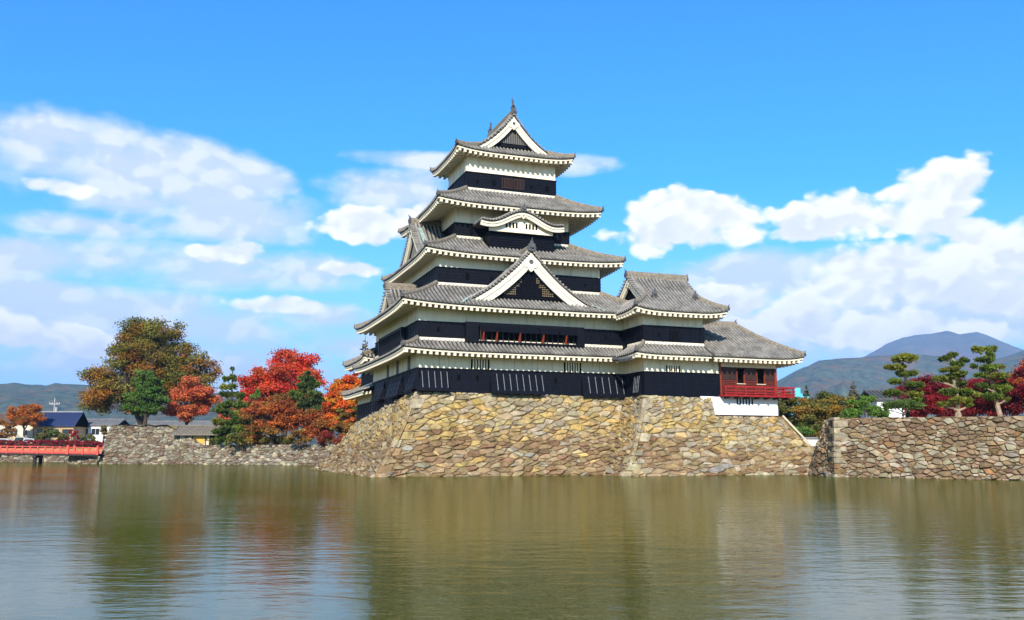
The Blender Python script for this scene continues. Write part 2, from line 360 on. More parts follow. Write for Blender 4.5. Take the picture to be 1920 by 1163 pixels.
def stone_face(P, cw, ch, pal, sag=0.0, rough=1.0, seed=1, gap=0.028, top=None):
    """P: bottom-left, bottom-right, top-right, top-left in world space, seen from outside."""
    rs = random.Random(seed); P = [Vector(p) for p in P]
    Wd = ((P[1] - P[0]).length + (P[2] - P[3]).length) / 2; Hd = ((P[3] - P[0]).length + (P[2] - P[1]).length) / 2
    nrm = (P[1] - P[0]).cross(P[3] - P[0]).normalized(); res = []
    ex = (P[1] - P[0]).normalized(); ey = (P[3] - P[0]).normalized()
    def mp(x, y, d):
        fx = x / Wd; fy = y / Hd
        b = P[0].lerp(P[1], fx); t = P[3].lerp(P[2], fx)
        return b.lerp(t, fy) + nrm * (d - sag * 4 * fy * (1 - fy))
    for poly in cells(Wd, Hd, cw, ch, rs):
        cx = sum(p[0] for p in poly) / len(poly); cy = sum(p[1] for p in poly) / len(poly)
        area = 0.5 * abs(sum(poly[i][0] * poly[(i + 1) % len(poly)][1] - poly[(i + 1) % len(poly)][0] * poly[i][1] for i in range(len(poly))))
        if area < 0.01: continue
        sz = math.sqrt(area); bul = rs.uniform(0.04, 0.17) * min(1.2, sz) * rough; tx = rs.uniform(-.17, .17) * rough; ty = rs.uniform(-.16, .16) * rough
        out0 = rs.uniform(-.035, .05) * rough
        edge = []
        for (x, y) in poly:
            d = math.hypot(x - cx, y - cy) or 1; s = max(0.6, 1 - (gap * .2 + rs.uniform(0, .022)) / d)
            edge.append((cx + (x - cx) * s, cy + (y - cy) * s))
        rnd = []                                       # knock the corners off
        for i in range(len(edge)):
            a = edge[i]; b = edge[(i + 1) % len(edge)]; f = rs.uniform(.03, .17); g = rs.uniform(.03, .17)
            rnd += [(a[0] + (b[0] - a[0]) * f, a[1] + (b[1] - a[1]) * f), (b[0] + (a[0] - b[0]) * g, b[1] + (a[1] - b[1]) * g)]
        edge = rnd
        n = len(edge); C = mp(cx, cy, 0); V = []
        for (x, y) in edge: V.append(mp(x, y, -0.065 + out0 * .5) - C)
        for (x, y) in edge:
            s = rs.uniform(0.74, 0.90); a = cx + (x - cx) * s; b = cy + (y - cy) * s
            V.append(mp(a, b, out0 + bul * rs.uniform(.75, 1.1) + tx * (a - cx) + ty * (b - cy)) - C)
        V.append(mp(cx + rs.uniform(-.15, .15) * sz, cy + rs.uniform(-.1, .1) * sz, out0 + bul * rs.uniform(1.0, 1.35)) - C)
        F = []
        for i in range(n): F.append((i, (i + 1) % n, n + (i + 1) % n, n + i))
        for i in range(n): F.append((n + i, n + (i + 1) % n, 2 * n))
        col = pal(cx / Wd, cy / Hd, rs, C)
        res.append((V, F, col, C, area))
    nx = max(2, int(Wd / 1.5)); back = [[mp(Wd * i / nx, Hd * j / 8, -0.085) for i in range(nx + 1)] for j in range(9)]
    return res, back
def emit_stones(root, L0, stones, limit=298):
    def score(s):
        c = s[3]; x = 960 + 1690 * c.x / max(c.y, 1)
        return (s[4] / max(c.y, 1) ** 2) * (1.0 if -20 < x < 1940 else 0.0)
    stones = sorted(stones, key=score, reverse=True)
    def cset(me, cols):
        a = me.attributes.new('col', 'FLOAT_COLOR', 'FACE')
        a.data.foreach_set('color', np.concatenate([np.asarray(cols, np.float32), np.ones((len(cols), 1), np.float32)], axis=1).ravel())
    for V, F, col, C, ar in stones[:limit]:
        me = bpy.data.meshes.new('stone'); me.from_pydata(V, [], F); cset(me, [col] * len(F))
        link('stone', me, 'stone', root, C - L0)
    if len(stones) > limit:
        v = []; f = []; c = []
        for V, F, col, C, ar in stones[limit:]:
            n = len(v); v += [p + C - L0 for p in V]; f += [tuple(n + i for i in q) for q in F]; c += [col] * len(F)
        me = bpy.data.meshes.new('small_stones'); me.from_pydata(v, [], f); cset(me, c)
        link('small_stones', me, 'stone', root, kind='stuff')
def quoins(root, L0, B, T, dA, dB, nA, nB, sag, n, cols, seed):
    """long corner stones laid alternately along the two faces that meet in the edge B-T"""
    rs = random.Random(seed); B = Vector(B); T = Vector(T); dA = Vector(dA).normalized(); dB = Vector(dB).normalized(); nA = Vector(nA).normalized(); nB = Vector(nB).normalized()
    def E(f): return B.lerp(T, f) - (nA + nB) * (sag * .62 * 4 * f * (1 - f)) 
    f = 0.0; i = 0
    while f < .985:
        h = rs.uniform(.8, 1.25) / n; g = min(1.0, f + h); la, lb = (rs.uniform(.9, 1.35), rs.uniform(.4, .6)) if i % 2 else (rs.uniform(.4, .6), rs.uniform(.9, 1.35)); V = []
        for ff, k in ((f + .006, 0), (g - .006, 0)):
            c = E(ff) + (nA + nB) * rs.uniform(.05, .12); a = c + dA * la * rs.uniform(.95, 1.05) - nA * .05; b = c + dB * lb * rs.uniform(.95, 1.05) - nB * .05
            V += [c, a, a + dB * .35 - nA * .2, b + dA * .35 - nB * .2, b]
        C = sum(V, Vector()) / 10; F = [(4, 3, 2, 1, 0), (5, 6, 7, 8, 9)] + [(j, (j + 1) % 5, 5 + (j + 1) % 5, 5 + j) for j in range(5)]
        me = bpy.data.meshes.new('corner_stone'); me.from_pydata([v - C for v in V], [], F); col = jit(rs.choice(cols), rs)
        a_ = me.attributes.new('col', 'FLOAT_COLOR', 'FACE'); a_.data.foreach_set('color', [x for _ in F for x in (*col, 1)])
        link('corner_stone', me, 'stone', root, C - L0); f = g; i += 1
def jit(c, rs, a=0.20):
    k = .77 * (1 + rs.uniform(-a, a)); return (c[0] * k, c[1] * k * (1 + rs.uniform(-.05, .05)), c[2] * k * (1 + rs.uniform(-.08, .08)))
OCH = [(0.50, 0.33, 0.115), (0.53, 0.37, 0.15), (0.44, 0.295, 0.12), (0.48, 0.36, 0.18)]
GRY = [(0.42, 0.335, 0.20), (0.36, 0.285, 0.17), (0.45, 0.365, 0.225), (0.39, 0.31, 0.19), (0.46, 0.375, 0.225)]
BRN = [(0.29, 0.18, 0.085), (0.33, 0.215, 0.11), (0.24, 0.145, 0.07), (0.37, 0.255, 0.135), (0.28, 0.16, 0.08), (0.33, 0.225, 0.105), (0.40, 0.28, 0.15), (0.35, 0.245, 0.125)]
PALE = [(0.44, 0.365, 0.24), (0.40, 0.33, 0.215), (0.47, 0.385, 0.245), (0.38, 0.31, 0.20)]
BLU = [(0.26, 0.225, 0.18), (0.31, 0.275, 0.225)]
def pal_castle(fx, fy, rs, C):
    h = fy + rs.uniform(-.09, .09); r = rs.random()
    if h > 0.87: c = rs.choice(GRY if r < .75 else OCH)
    elif h > 0.58: c = rs.choice(OCH if r < .72 else GRY)
    elif h > 0.45: c = rs.choice(OCH if r < .35 else BRN if r < .88 else PALE)
    else: c = rs.choice(BRN if r < .86 else PALE if r < .95 else BLU if r < .97 else OCH)
    return jit(c, rs)
def pal_turret(fx, fy, rs, C):
    h = fy + rs.uniform(-.08, .08); r = rs.random()
    if h > 0.80: c = rs.choice(GRY if r < .6 else OCH if r < .85 else PALE)
    elif h > 0.52: c = rs.choice(OCH if r < .7 else GRY if r < .9 else PALE)
    elif h > 0.26: c = rs.choice(BRN if r < .75 else OCH if r < .85 else PALE)
    else: c = rs.choice(BRN if r < .6 else PALE if r < .82 else BLU if r < .86 else GRY)
    return jit(c, rs)
def pal_left(fx, fy, rs, C):
    h = fy + rs.uniform(-.1, .1); r = rs.random()
    if h > 0.75 and fx < 0.75: c = rs.choice(GRY if r < .6 else OCH)
    elif h > 0.5: c = rs.choice(OCH if r < .55 else GRY if r < .75 else BRN)
    else: c = rs.choice(BRN if r < .8 else GRY if r < .93 else PALE)
    return jit(c, rs)
def pal_right(fx, fy, rs, C):
    r = rs.random(); pale = 0.22 if fy > .62 else 0.38
    c = rs.choice(PALE if r < pale else [(0.28, 0.175, 0.10), (0.31, 0.20, 0.115), (0.22, 0.14, 0.08), (0.35, 0.235, 0.135), (0.30, 0.19, 0.095), (0.38, 0.28, 0.17)] if r < .96 else [(0.33, 0.17, 0.07)])
    return jit(c, rs, .22)
def pal_far(fx, fy, rs, C):
    r = rs.random()
    c = rs.choice([(0.31, 0.27, 0.195), (0.25, 0.215, 0.155), (0.35, 0.30, 0.21)] if r < .55 else [(0.18, 0.12, 0.08), (0.22, 0.15, 0.10)] if r < .9 else PALE)
    return jit(c, rs, .25)
def stone_wall(name, L0, faces, caps, label, cat, limit=298, capm='stone_joint', group=None):
    """faces: (corners, cell width, cell height, palette, sag, roughness, seed); caps: closing polygons"""
    q = MB(); st = []; L0 = Vector(L0)
    for f in faces:
        r, b = stone_face(f[0], f[1], f[2], f[3], f[4], f[5], f[6]); st += r; q.grid([[p - L0 for p in row] for row in b])
    for c in caps: q.add([Vector(p) - L0 for p in c], [tuple(range(len(c)))])
    o = q.build(name, capm, None, loc=L0); tag(o, label, cat, group); emit_stones(o, L0, st, limit)
    return o

# ------------------------------------------------------------------ roofs
RIB = [(-1, -0.35), (-0.8, 0.45), (-0.3, 0.95), (0.3, 0.95), (0.8, 0.45), (1, -0.35)]
def rib(q, path, side, r=0.105, seg=0.42):
    """one row of barrel tiles laid along a path, each tile lapping over the next"""
    P = [Vector(p) for p in path]; L = [0.0]
    for i in range(1, len(P)): L.append(L[-1] + (P[i] - P[i - 1]).length)
    if L[-1] < 0.08: return
    n = max(1, round(L[-1] / seg))
    def pos(s):
        for i in range(1, len(P)):
            if s <= L[i] + 1e-6: return P[i - 1].lerp(P[i], (s - L[i - 1]) / max(1e-6, L[i] - L[i - 1]))
        return P[-1]
    side = Vector(side); k = len(RIB)
    for j in range(n):
        a = pos(L[-1] * j / n); b = pos(L[-1] * (j + 1) / n); t = (b - a).normalized(); up = side.cross(t).normalized()
        if up.z < 0: up = -up
        base = len(q.v)
        for p, rr in ((a, r * 1.10), (b, r * 0.90)):
            for x, y in RIB: q.v.append(tuple(p + side * (x * rr) + up * (y * rr)))
        for i in range(k - 1): q.f.append((base + i, base + i + 1, base + k + i + 1, base + k + i))
        q.f.append(tuple(base + i for i in range(k)))
RSEC = [(-0.17, -0.12), (-0.17, 0.13), (-0.12, 0.22), (-0.05, 0.30), (0.05, 0.30), (0.12, 0.22), (0.17, 0.13), (0.17, -0.12)]
def end_tile(parent, p, d, s=1.0, name='end_tile'):
    """ridge-end ornament: a crested plate facing d, with a horn behind it"""
    d = Vector((d[0], d[1], 0)).normalized(); sd = Vector((-d.y, d.x, 0)); p = Vector(p)
    out = [(-.26, -.16), (.26, -.16), (.30, .06), (.22, .16), (.24, .30), (.12, .34), (.08, .50), (0, .58), (-.08, .50), (-.12, .34), (-.24, .30), (-.22, .16), (-.30, .06)]
    q = MB(); q.prism([(a * s, b * s) for a, b in out], lambda a, b, e: p + sd * a + Vector((0, 0, b)) + d * e, 0.0, 0.14 * s)
    q.tube([p + Vector((0, 0, .10 * s)) + d * 0.14 * s, p + Vector((0, 0, .12 * s)) + d * 0.24 * s], [0.13 * s, 0.11 * s], 8)
    q.tube([p + Vector((0, 0, .30 * s)) - d * .1 * s, p + Vector((0, 0, .50 * s)) + d * .10 * s, p + Vector((0, 0, .72 * s)) + d * .22 * s], [.09 * s, .07 * s, .02 * s], 5)
    return q.build(name, 'tile_dark', parent)
SP = 0.37
class Skirt:
    """four-sided roof skirt between an outer eave rectangle and an inner rectangle"""
    def __init__(s, outer, inner, zo, zi, lift=0.34, sag=0.10, flat=()):
        s.o = outer; s.i = inner; s.zo = zo; s.zi = zi; s.lift = lift; s.sag = sag; s.flat = flat
    def side(s, k):
        (u0, u1, v0, v1), (a0, a1, b0, b1) = s.o, s.i
        if k == 0: o, ex, ey, L, D, l, r = (u0, v0), (1, 0), (0, 1), u1 - u0, b0 - v0, a0 - u0, u1 - a1
        if k == 1: o, ex, ey, L, D, l, r = (u1, v0), (0, 1), (-1, 0), v1 - v0, u1 - a1, b0 - v0, v1 - b1
        if k == 2: o, ex, ey, L, D, l, r = (u1, v1), (-1, 0), (0, -1), u1 - u0, v1 - b1, u1 - a1, a0 - u0
        if k == 3: o, ex, ey, L, D, l, r = (u0, v1), (0, -1), (1, 0), v1 - v0, a0 - u0, v1 - b1, b0 - v0
        def z(x, t):
            xl = l * t; xr = L - r * t; e = 2 * min(1, max(0, (x - xl) / max(1e-6, xr - xl))) - 1
            if ((k, 's') in s.flat and e < 0) or ((k, 'e') in s.flat and e > 0): e = 0
            e = abs(e)
            return s.zo + (s.zi - s.zo) * t - s.sag * math.sin(math.pi * min(1, max(0, t))) + s.lift * (1 - t) ** 2 * e ** 4
        def P(x, d, dz=0.0):
            return Vector((o[0] + ex[0] * x + ey[0] * d, o[1] + ex[1] * x + ey[1] * d, z(x, d / D) + dz))
        return P, z, L, D, l, r, Vector((*ex, 0)), Vector((*ey, 0))
def skirt_roof(root, outer, inner, wall, zo, zi, lift=0.34, sides=(0, 1, 2, 3), sag=0.10, hips=(0, 1, 2, 3), rises=0.22, capline=True, cut=None, name='roof', flat=()):
    """cut: {side: (x_from, x_to)} limits a side where another roof takes over"""
    K = Skirt(outer, inner, zo, zi, lift, sag, flat); cut = cut or {}
    surf = MB(); ribs = MB(); fas = MB(); raf = MB(); sof = MB(); capm = MB()
    for k in sides:
        P, z, L, D, l, r, ex, ey = K.side(k); x0, x1 = cut.get(k, (0, L))
        n = max(8, int((x1 - x0) / 0.8)); m = 6
        top = []; bot = []
        for i in range(m + 1):
            t = i / m; a = max(l * t, x0); b = min(L - r * t, x1)
            top.append([P(a + (b - a) * j / n, D * t) for j in range(n + 1)]); bot.append([p - Vector((0, 0, .12)) for p in top[-1]])
        surf.slab(top, bot)
        x = math.ceil((x0 + 0.1) / SP) * SP
        while x < x1 - 0.08:
            tm = min(1.0, x / l if l > 1e-6 else 1, (L - x) / r if r > 1e-6 else 1)
            if tm > 0.04: rib(ribs, [P(x, -0.10 + (tm * D + 0.06) * i / 5, .05) for i in range(6)], ex)
            x += SP
        # eave board, rafters, soffit
        E = [(x0 + 0.12 + (x1 - x0 - .24) * j / n) for j in range(n + 1)]
        def T(x, d, dz): return P(min(max(x, 0), L), 0, dz) + ey * d
        fas.slab([[T(x, .05, -.12) for x in E], [T(x, .17, -.12) for x in E]], [[T(x, .05, -.26) for x in E], [T(x, .17, -.26) for x in E]])
        wl = {0: (wall[2] - outer[2], wall[0] - outer[0], outer[1] - wall[1]), 1: (outer[1] - wall[1], wall[2] - outer[2], outer[3] - wall[3]),
              2: (outer[3] - wall[3], outer[1] - wall[1], wall[0] - outer[0]), 3: (wall[0] - outer[0], outer[3] - wall[3], wall[2] - outer[2])}[k]
        dw = wl[0]
        rows = []
        for t in (0.06, 0.35, 0.7, 1.0):
            rows.append([])
            for j in range(n + 1):
                a = max(wl[1] * t, x0); b = min(L - wl[2] * t, x1); x = a + (b - a) * j / n; xe = x0 + (x1 - x0) * j / n
                e = z(xe, 0) - zo
                rows[-1].append(P(0, 0) * 0 + (T(x, dw * t, 0) * 1.0))
                rows[-1][-1].z = zo - .26 + rises * dw * t + e * (1 - t)
        sof.grid(rows)
        x = x0 + 0.35
        while x < x1 - 0.3:
            e = z(x, 0); dd = min(dw + .05, x / max(wl[1], .01) * dw if wl[1] > 0 else dw, (L - x) / max(wl[2], .01) * dw if wl[2] > 0 else dw); dd = max(dd, .35)
            h = .15; a = T(x - .12, .09, 0); ez = (e - zo)
            pts = []
            for (dx, d) in ((-.12, .09), (.12, .09), (.12, dd), (-.12, dd)):
                p = T(x + dx, d, 0); zz = zo - .29 + rises * d + ez * (1 - d / max(dw, .1)) * 1.0; pts.append((p, zz))
            raf.hexa([(p.x, p.y, zz - .24) for p, zz in pts] + [(p.x, p.y, zz + .04) for p, zz in pts])
            x += 0.52
        if capline:
            a = max(l, x0); b = min(L - r, x1)
            if b - a > .3: capm.sweep([P(a, D, .06), P(b, D, .06)], [(-.13, -.1), (-.13, .12), (0, .2), (.13, .12), (.13, -.1)])
    o = surf.build(name, 'tile_pan_shaded', root)
    ribs.build('tile_rows', 'tile', o, kind='stuff'); fas.build('eave_board', 'eave_white', o); raf.build('rafters', 'eave_white', o, kind='stuff'); sof.build('soffit', 'soffit', o)
    if capm.v: capm.build('top_ridge', 'eave_white', o)  # pale strip along the wall; brightness of sunlit tile tops is in its colour
    cs = {0: (0, 0), 1: (1, 0), 2: (2, 0), 3: (3, 0)}
    for c in hips:                                       # hip c leaves the start corner of side c
        P, z, L, D, l, r, ex, ey = K.side(c)
        path = []
        for i in range(7):
            t = 1 - i / 6.0; path.append(P(l * t, D * t, .10))
        h = MB(); h.sweep(path, RSEC); h.build('hip_ridge', 'tile_ridge', o)
        d = (path[-1] - path[0]); end_tile(o, path[-1] + d.normalized() * .02, d, 0.62)
    return o
def gable(root, Mp, prof, a0, a1, bw=0.7, panel_z=None, panel='black_trim', lattice=None, oni=1.0, ridge_h=1.0, name='gable', ends=(True, False), roofm='tile_pan_shaded', barge='eave_white', pend=1.0, stripe=None, panel_w=None):
    """gabled roof; Mp(a, b, z) with a running from the gable face inwards, b across. prof = [(offset from ridge, z)] from apex to foot"""
    surf = MB(); ribs = MB(); V = lambda a, b, z: Vector(Mp(a, b, z))
    exa = (V(1, 0, 0) - V(0, 0, 0)).normalized(); n = len(prof)
    for sg in (-1, 1):
        top = [[V(a0 + (a1 - a0) * j / 4, sg * q, z) for j in range(5)] for q, z in prof]; bot = [[p - Vector((0, 0, .16)) for p in r_] for r_ in top]
        surf.slab(top, bot)
        a = a0 + 0.42
        while a < a1 - (0.42 if ends[1] else 0.0):
            rib(ribs, [V(a, sg * q, z + .05) for q, z in reversed(prof)], exa); a += SP
        for ke, aa, dr in ((0, a0, 1), (1, a1, -1)):
            if not ends[ke]: continue
            # verge: a roll of tiles along the rake and short barrels across it
            path = [V(aa + dr * .42, sg * q, z + .07) for q, z in prof]; ribs.sweep(path, [(-.11, -.08), (-.11, .10), (0, .19), (.11, .10), (.11, -.08)])
            for i in range(n - 1):
                (q0, z0), (q1, z1) = prof[i], prof[i + 1]; m = max(1, int(math.hypot(q1 - q0, z1 - z0) / .27))
                for j in range(m):
                    f = (j + .5) / m; q = q0 + (q1 - q0) * f; z = z0 + (z1 - z0) * f
                    ribs.tube([V(aa - dr * .16, sg * q, z + .05), V(aa + dr * .36, sg * q, z + .06)], .098, 6)
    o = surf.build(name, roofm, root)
    ribs.build('tile_rows', 'tile', o, kind='stuff')
    z0 = prof[0][1]
    h = MB(); h.sweep([V(a0 - .05, 0, z0 + .06), V(a1 + (.05 if ends[1] else 0), 0, z0 + .06)], [(x * 1.15 * ridge_h, y * 1.6 * ridge_h) for x, y in RSEC]); h.build('ridge', 'tile_ridge', o)
    for ke, aa, dr in ((0, a0, 1), (1, a1, -1)):
        if not ends[ke]: continue
        # white bargeboard following the rake
        nr = []
        for i, (q, z) in enumerate(prof):
            p, s_ = prof[max(i - 1, 0)], prof[min(i + 1, n - 1)]; tx, tz = s_[0] - p[0], s_[1] - p[1]; l = math.hypot(tx, tz); nr.append((tz / l, -tx / l))
        inner = []
        for w0, w1, d0, d1, nm, mm in ((.14, .14 + bw, .10, .30, 'bargeboard', barge), (.14, .14 + bw * .42, .02, .099, 'bargeboard_moulding', barge)):
            q_ = MB()
            for sg in (-1, 1):
                A = []; B = []
                for (q, z), (nx, nz) in zip(prof, nr):
                    def pt(w):
                        b = q + nx * w; zz = z + nz * w
                        if b < 0: zz = z + nz * w + 0.0; b = 0
                        return b, zz
                    A.append(pt(w0)); B.append(pt(w1))
                B[0] = (0, prof[0][1] - w1 * math.hypot(1, (prof[0][1] - prof[1][1]) / (prof[1][0] - prof[0][0]))); A[0] = (0, prof[0][1] - w0 * math.hypot(1, (prof[0][1] - prof[1][1]) / (prof[1][0] - prof[0][0])))
                if nm == 'bargeboard' and sg == 1: inner = [b for b in B]
                q_.slab([[V(aa + dr * d0, sg * b, z) for b, z in A], [V(aa + dr * d0, sg * b, z) for b, z in B]], [[V(aa + dr * d1, sg * b, z) for b, z in A], [V(aa + dr * d1, sg * b, z) for b, z in B]])
            q_.build(nm, mm, o)
        pz = panel_z if panel_z is not None else prof[-1][1]
        mx = [q for q in inner if q[1] > pz]
        outl = [(b, z + .1) for b, z in mx]
        outl2 = [(-b, z) for b, z in reversed(outl[1:])] + outl
        if len(inner) > len(mx):
            (b0, zz0), (b1, zz1) = inner[len(mx) - 1], inner[len(mx)]; f = (zz0 - pz) / (zz0 - zz1); bb = b0 + (b1 - b0) * f
        else: bb = inner[-1][0]
        if panel_w: bb = panel_w; outl2 = [(b, z) for b, z in outl2 if abs(b) <= panel_w]
        outl2 = [(-bb, pz)] + outl2 + [(bb, pz)]
        q_ = MB(); q_.prism(outl2, lambda b, z, d: V(aa + dr * d, b, z), .55, .70); q_.build('gable_panel', panel, o)
        def width(z):
            for i in range(len(outl) - 1):
                (b0, zz0), (b1, zz1) = outl[i], outl[i + 1]
                if zz1 <= z <= zz0: return b0 + (b1 - b0) * (zz0 - z) / max(1e-6, zz0 - zz1)
            return bb if z < outl[-1][1] else 0
        if lattice == 'grid':
            q_ = MB(); s_ = .19
            zz = pz + .12
            while zz < outl[0][1] - .3:
                w = width(zz); q_.hexa([V(aa + dr * .46, -w, zz - .022), V(aa + dr * .46, w, zz - .022), V(aa + dr * .54, w, zz - .022), V(aa + dr * .54, -w, zz - .022), V(aa + dr * .46, -w, zz + .022), V(aa + dr * .46, w, zz + .022), V(aa + dr * .54, w, zz + .022), V(aa + dr * .54, -w, zz + .022)]); zz += s_
            b = -bb
            while b < bb:
                zt = outl[0][1]
                for i in range(len(outl) - 1):
                    if outl[i][0] <= abs(b) <= outl[i + 1][0]: zt = outl[i][1] + (outl[i + 1][1] - outl[i][1]) * (abs(b) - outl[i][0]) / max(1e-6, outl[i + 1][0] - outl[i][0])
                if abs(b) > outl[-1][0]: zt = outl[-1][1]
                if zt > pz + .1: q_.hexa([V(aa + dr * .44, b - .022, pz), V(aa + dr * .44, b + .022, pz), V(aa + dr * .52, b + .022, pz), V(aa + dr * .52, b - .022, pz), V(aa + dr * .44, b - .022, zt), V(aa + dr * .44, b + .022, zt), V(aa + dr * .52, b + .022, zt), V(aa + dr * .52, b - .022, zt)])
                b += s_
            q_.build('lattice', 'black_trim', o, kind='stuff')
            H = outl[0][1] - pz
            for sg in (-1, 1):                            # pale backing behind the open part of the lattice, stepped as in the gable
                c = MB()
                for (f0, f1, g0, g1) in ((.40, .88, .10, .24), (.40, .72, .24, .36), (.30, .58, .36, .46), (.20, .42, .50, .66)):
                    b0, b1 = sorted((sg * f0 * bb, sg * min(f1 * bb, width(pz + g1 * H))));
                    if abs(b1 - b0) > .1: c.hexa([V(aa + dr * .53, b, z) for b, z in ((b0, pz + g0 * H), (b1, pz + g0 * H))] + [V(aa + dr * .548, b, z) for b, z in ((b1, pz + g0 * H), (b0, pz + g0 * H))] + [V(aa + dr * .53, b, z) for b, z in ((b0, pz + g1 * H), (b1, pz + g1 * H))] + [V(aa + dr * .548, b, z) for b, z in ((b1, pz + g1 * H), (b0, pz + g1 * H))])
                c.build('lattice_backing', 'lattice_tan', o)
        if lattice == 'bars':
            q_ = MB(); b = -bb
            while b < bb:
                zt = outl[-1][1]
                for i in range(len(outl) - 1):
                    if outl[i][0] <= abs(b) <= outl[i + 1][0]: zt = outl[i][1] + (outl[i + 1][1] - outl[i][1]) * (abs(b) - outl[i][0]) / max(1e-6, outl[i + 1][0] - outl[i][0])
                if zt > pz + .4: q_.hexa([V(aa + dr * .46, b - .05, pz + .32), V(aa + dr * .46, b + .05, pz + .32), V(aa + dr * .54, b + .05, pz + .32), V(aa + dr * .54, b - .05, pz + .32), V(aa + dr * .46, b - .05, zt), V(aa + dr * .46, b + .05, zt), V(aa + dr * .54, b + .05, zt), V(aa + dr * .54, b - .05, zt)])
                b += .19
            q_.build('lattice', 'lattice_grey', o, kind='stuff')
        if pend:
            zz = inner[0][1] + .30 * pend; s_ = pend
            out = [(0, -.62), (.13, -.52), (.22, -.36), (.36, -.34), (.44, -.20), (.60, -.22), (.62, -.02), (.42, .16), (.2, .36), (0, .5), (-.2, .36), (-.42, .16), (-.62, -.02), (-.60, -.22), (-.44, -.20), (-.36, -.34), (-.22, -.36), (-.13, -.52)]
            q_ = MB(); q_.prism([(b * s_, z * s_ + zz) for b, z in out], lambda b, z, d: V(aa + dr * d, b, z), .0, .13); pd = q_.build('pendant', barge, o)
            q_ = MB(); q_.tube([V(aa - dr * .06, 0, zz + .02 * s_), V(aa + dr * .05, 0, zz + .02 * s_)], .145 * s_, 6); q_.build('pendant_boss', 'tile_dark', o)
        if oni: 
            e = V(aa - dr * .06, 0, z0 + .12); d = (V(aa - dr, 0, 0) - V(aa, 0, 0)); end_tile(o, e, d, oni)
    return o
def curve(hw, za, zf, c=0.30, n=10):
    """concave rake from apex to foot"""
    return [(hw * i / n, za + (zf - za) * ((i / n) + c * (i / n) * (1 - i / n))) for i in range(n + 1)]

# ------------------------------------------------------------------ walls, windows, hatches
def storey(root, rect, zb, zband, zt, board=True):
    u0, u1, v0, v1 = rect
    w = MB(); w.box(u0, u1, v0, v1, zb, zt); o = w.build('plaster_wall', 'plaster', root)
    if board:
        q = MB(); n = max(3, round((zband - zb) / .27)); h = (zband - zb) / n
        for i in range(n):                               # lapped boards all round, each tilted out at its foot
            z0 = zb + i * h; z1 = z0 + h + .012
            for (a, b) in (((u0, v0), (u1, v0)), ((u1, v0), (u1, v1)), ((u1, v1), (u0, v1)), ((u0, v1), (u0, v0))):
                d = Vector((b[0] - a[0], b[1] - a[1], 0)).normalized(); nn = Vector((d.y, -d.x, 0)); A = Vector((*a, 0)); B = Vector((*b, 0))
                lo = .085; hi = .05
                q.hexa([A - d * lo + nn * lo + Vector((0, 0, z0)), B + d * lo + nn * lo + Vector((0, 0, z0)), B + Vector((0, 0, z0)), A + Vector((0, 0, z0)),
                        A - d * hi + nn * hi + Vector((0, 0, z1)), B + d * hi + nn * hi + Vector((0, 0, z1)), B + Vector((0, 0, z1)), A + Vector((0, 0, z1))])
        bo = q.build('board_cladding', 'black_board', root)
        q = MB()
        for zz in (zband,):
            q.box(u0 - .12, u1 + .12, v0 - .12, v0, zz, zz + .10); q.box(u0 - .12, u0, v0 + .001, v1, zz, zz + .10); q.box(u1, u1 + .12, v0 + .001, v1, zz, zz + .10)
        x = u0
        while x < u1: q.box(x - .03, x + .03, v0 - .10, v0 - .03, zb, zband - .002); x += 0.95
        x = v0 + .5
        while x < v1: q.box(u0 - .10, u0 - .03, x - .03, x + .03, zb, zband - .002); q.box(u1 + .03, u1 + .10, x - .03, x + .03, zb, zband - .002); x += 0.95
        q.build('batten_frame', 'black_trim', bo)
    return o
def barred_window(root, c0, c1, z0, z1, fn, nb=5, barm='plaster', back='dark_inside'):
    """fn(a, d, z): a along the wall, d outwards"""
    def bx(q, a0, a1, d0, d1, z0, z1): q.hexa([fn(a0, d0, z0), fn(a1, d0, z0), fn(a1, d1, z0), fn(a0, d1, z0), fn(a0, d0, z1), fn(a1, d0, z1), fn(a1, d1, z1), fn(a0, d1, z1)])
    q = MB(); bx(q, c0, c1, -.05, .012, z0, z1); o = q.build('window', back, root)
    q = MB(); bx(q, c0 - .10, c0, -.02, .06, z0 - .08, z1 + .08); bx(q, c1, c1 + .10, -.02, .06, z0 - .08, z1 + .08); bx(q, c0, c1, -.02, .06, z1, z1 + .08); bx(q, c0, c1, -.02, .06, z0 - .08, z0); q.build('window_frame', barm, o)
    st = (c1 - c0) / nb
    for i in range(1, nb):
        q = MB(); w = st * .26; bx(q, c0 + i * st - w, c0 + i * st + w, .0, .07, z0, z1); q.build('bar', barm, o)
    return o
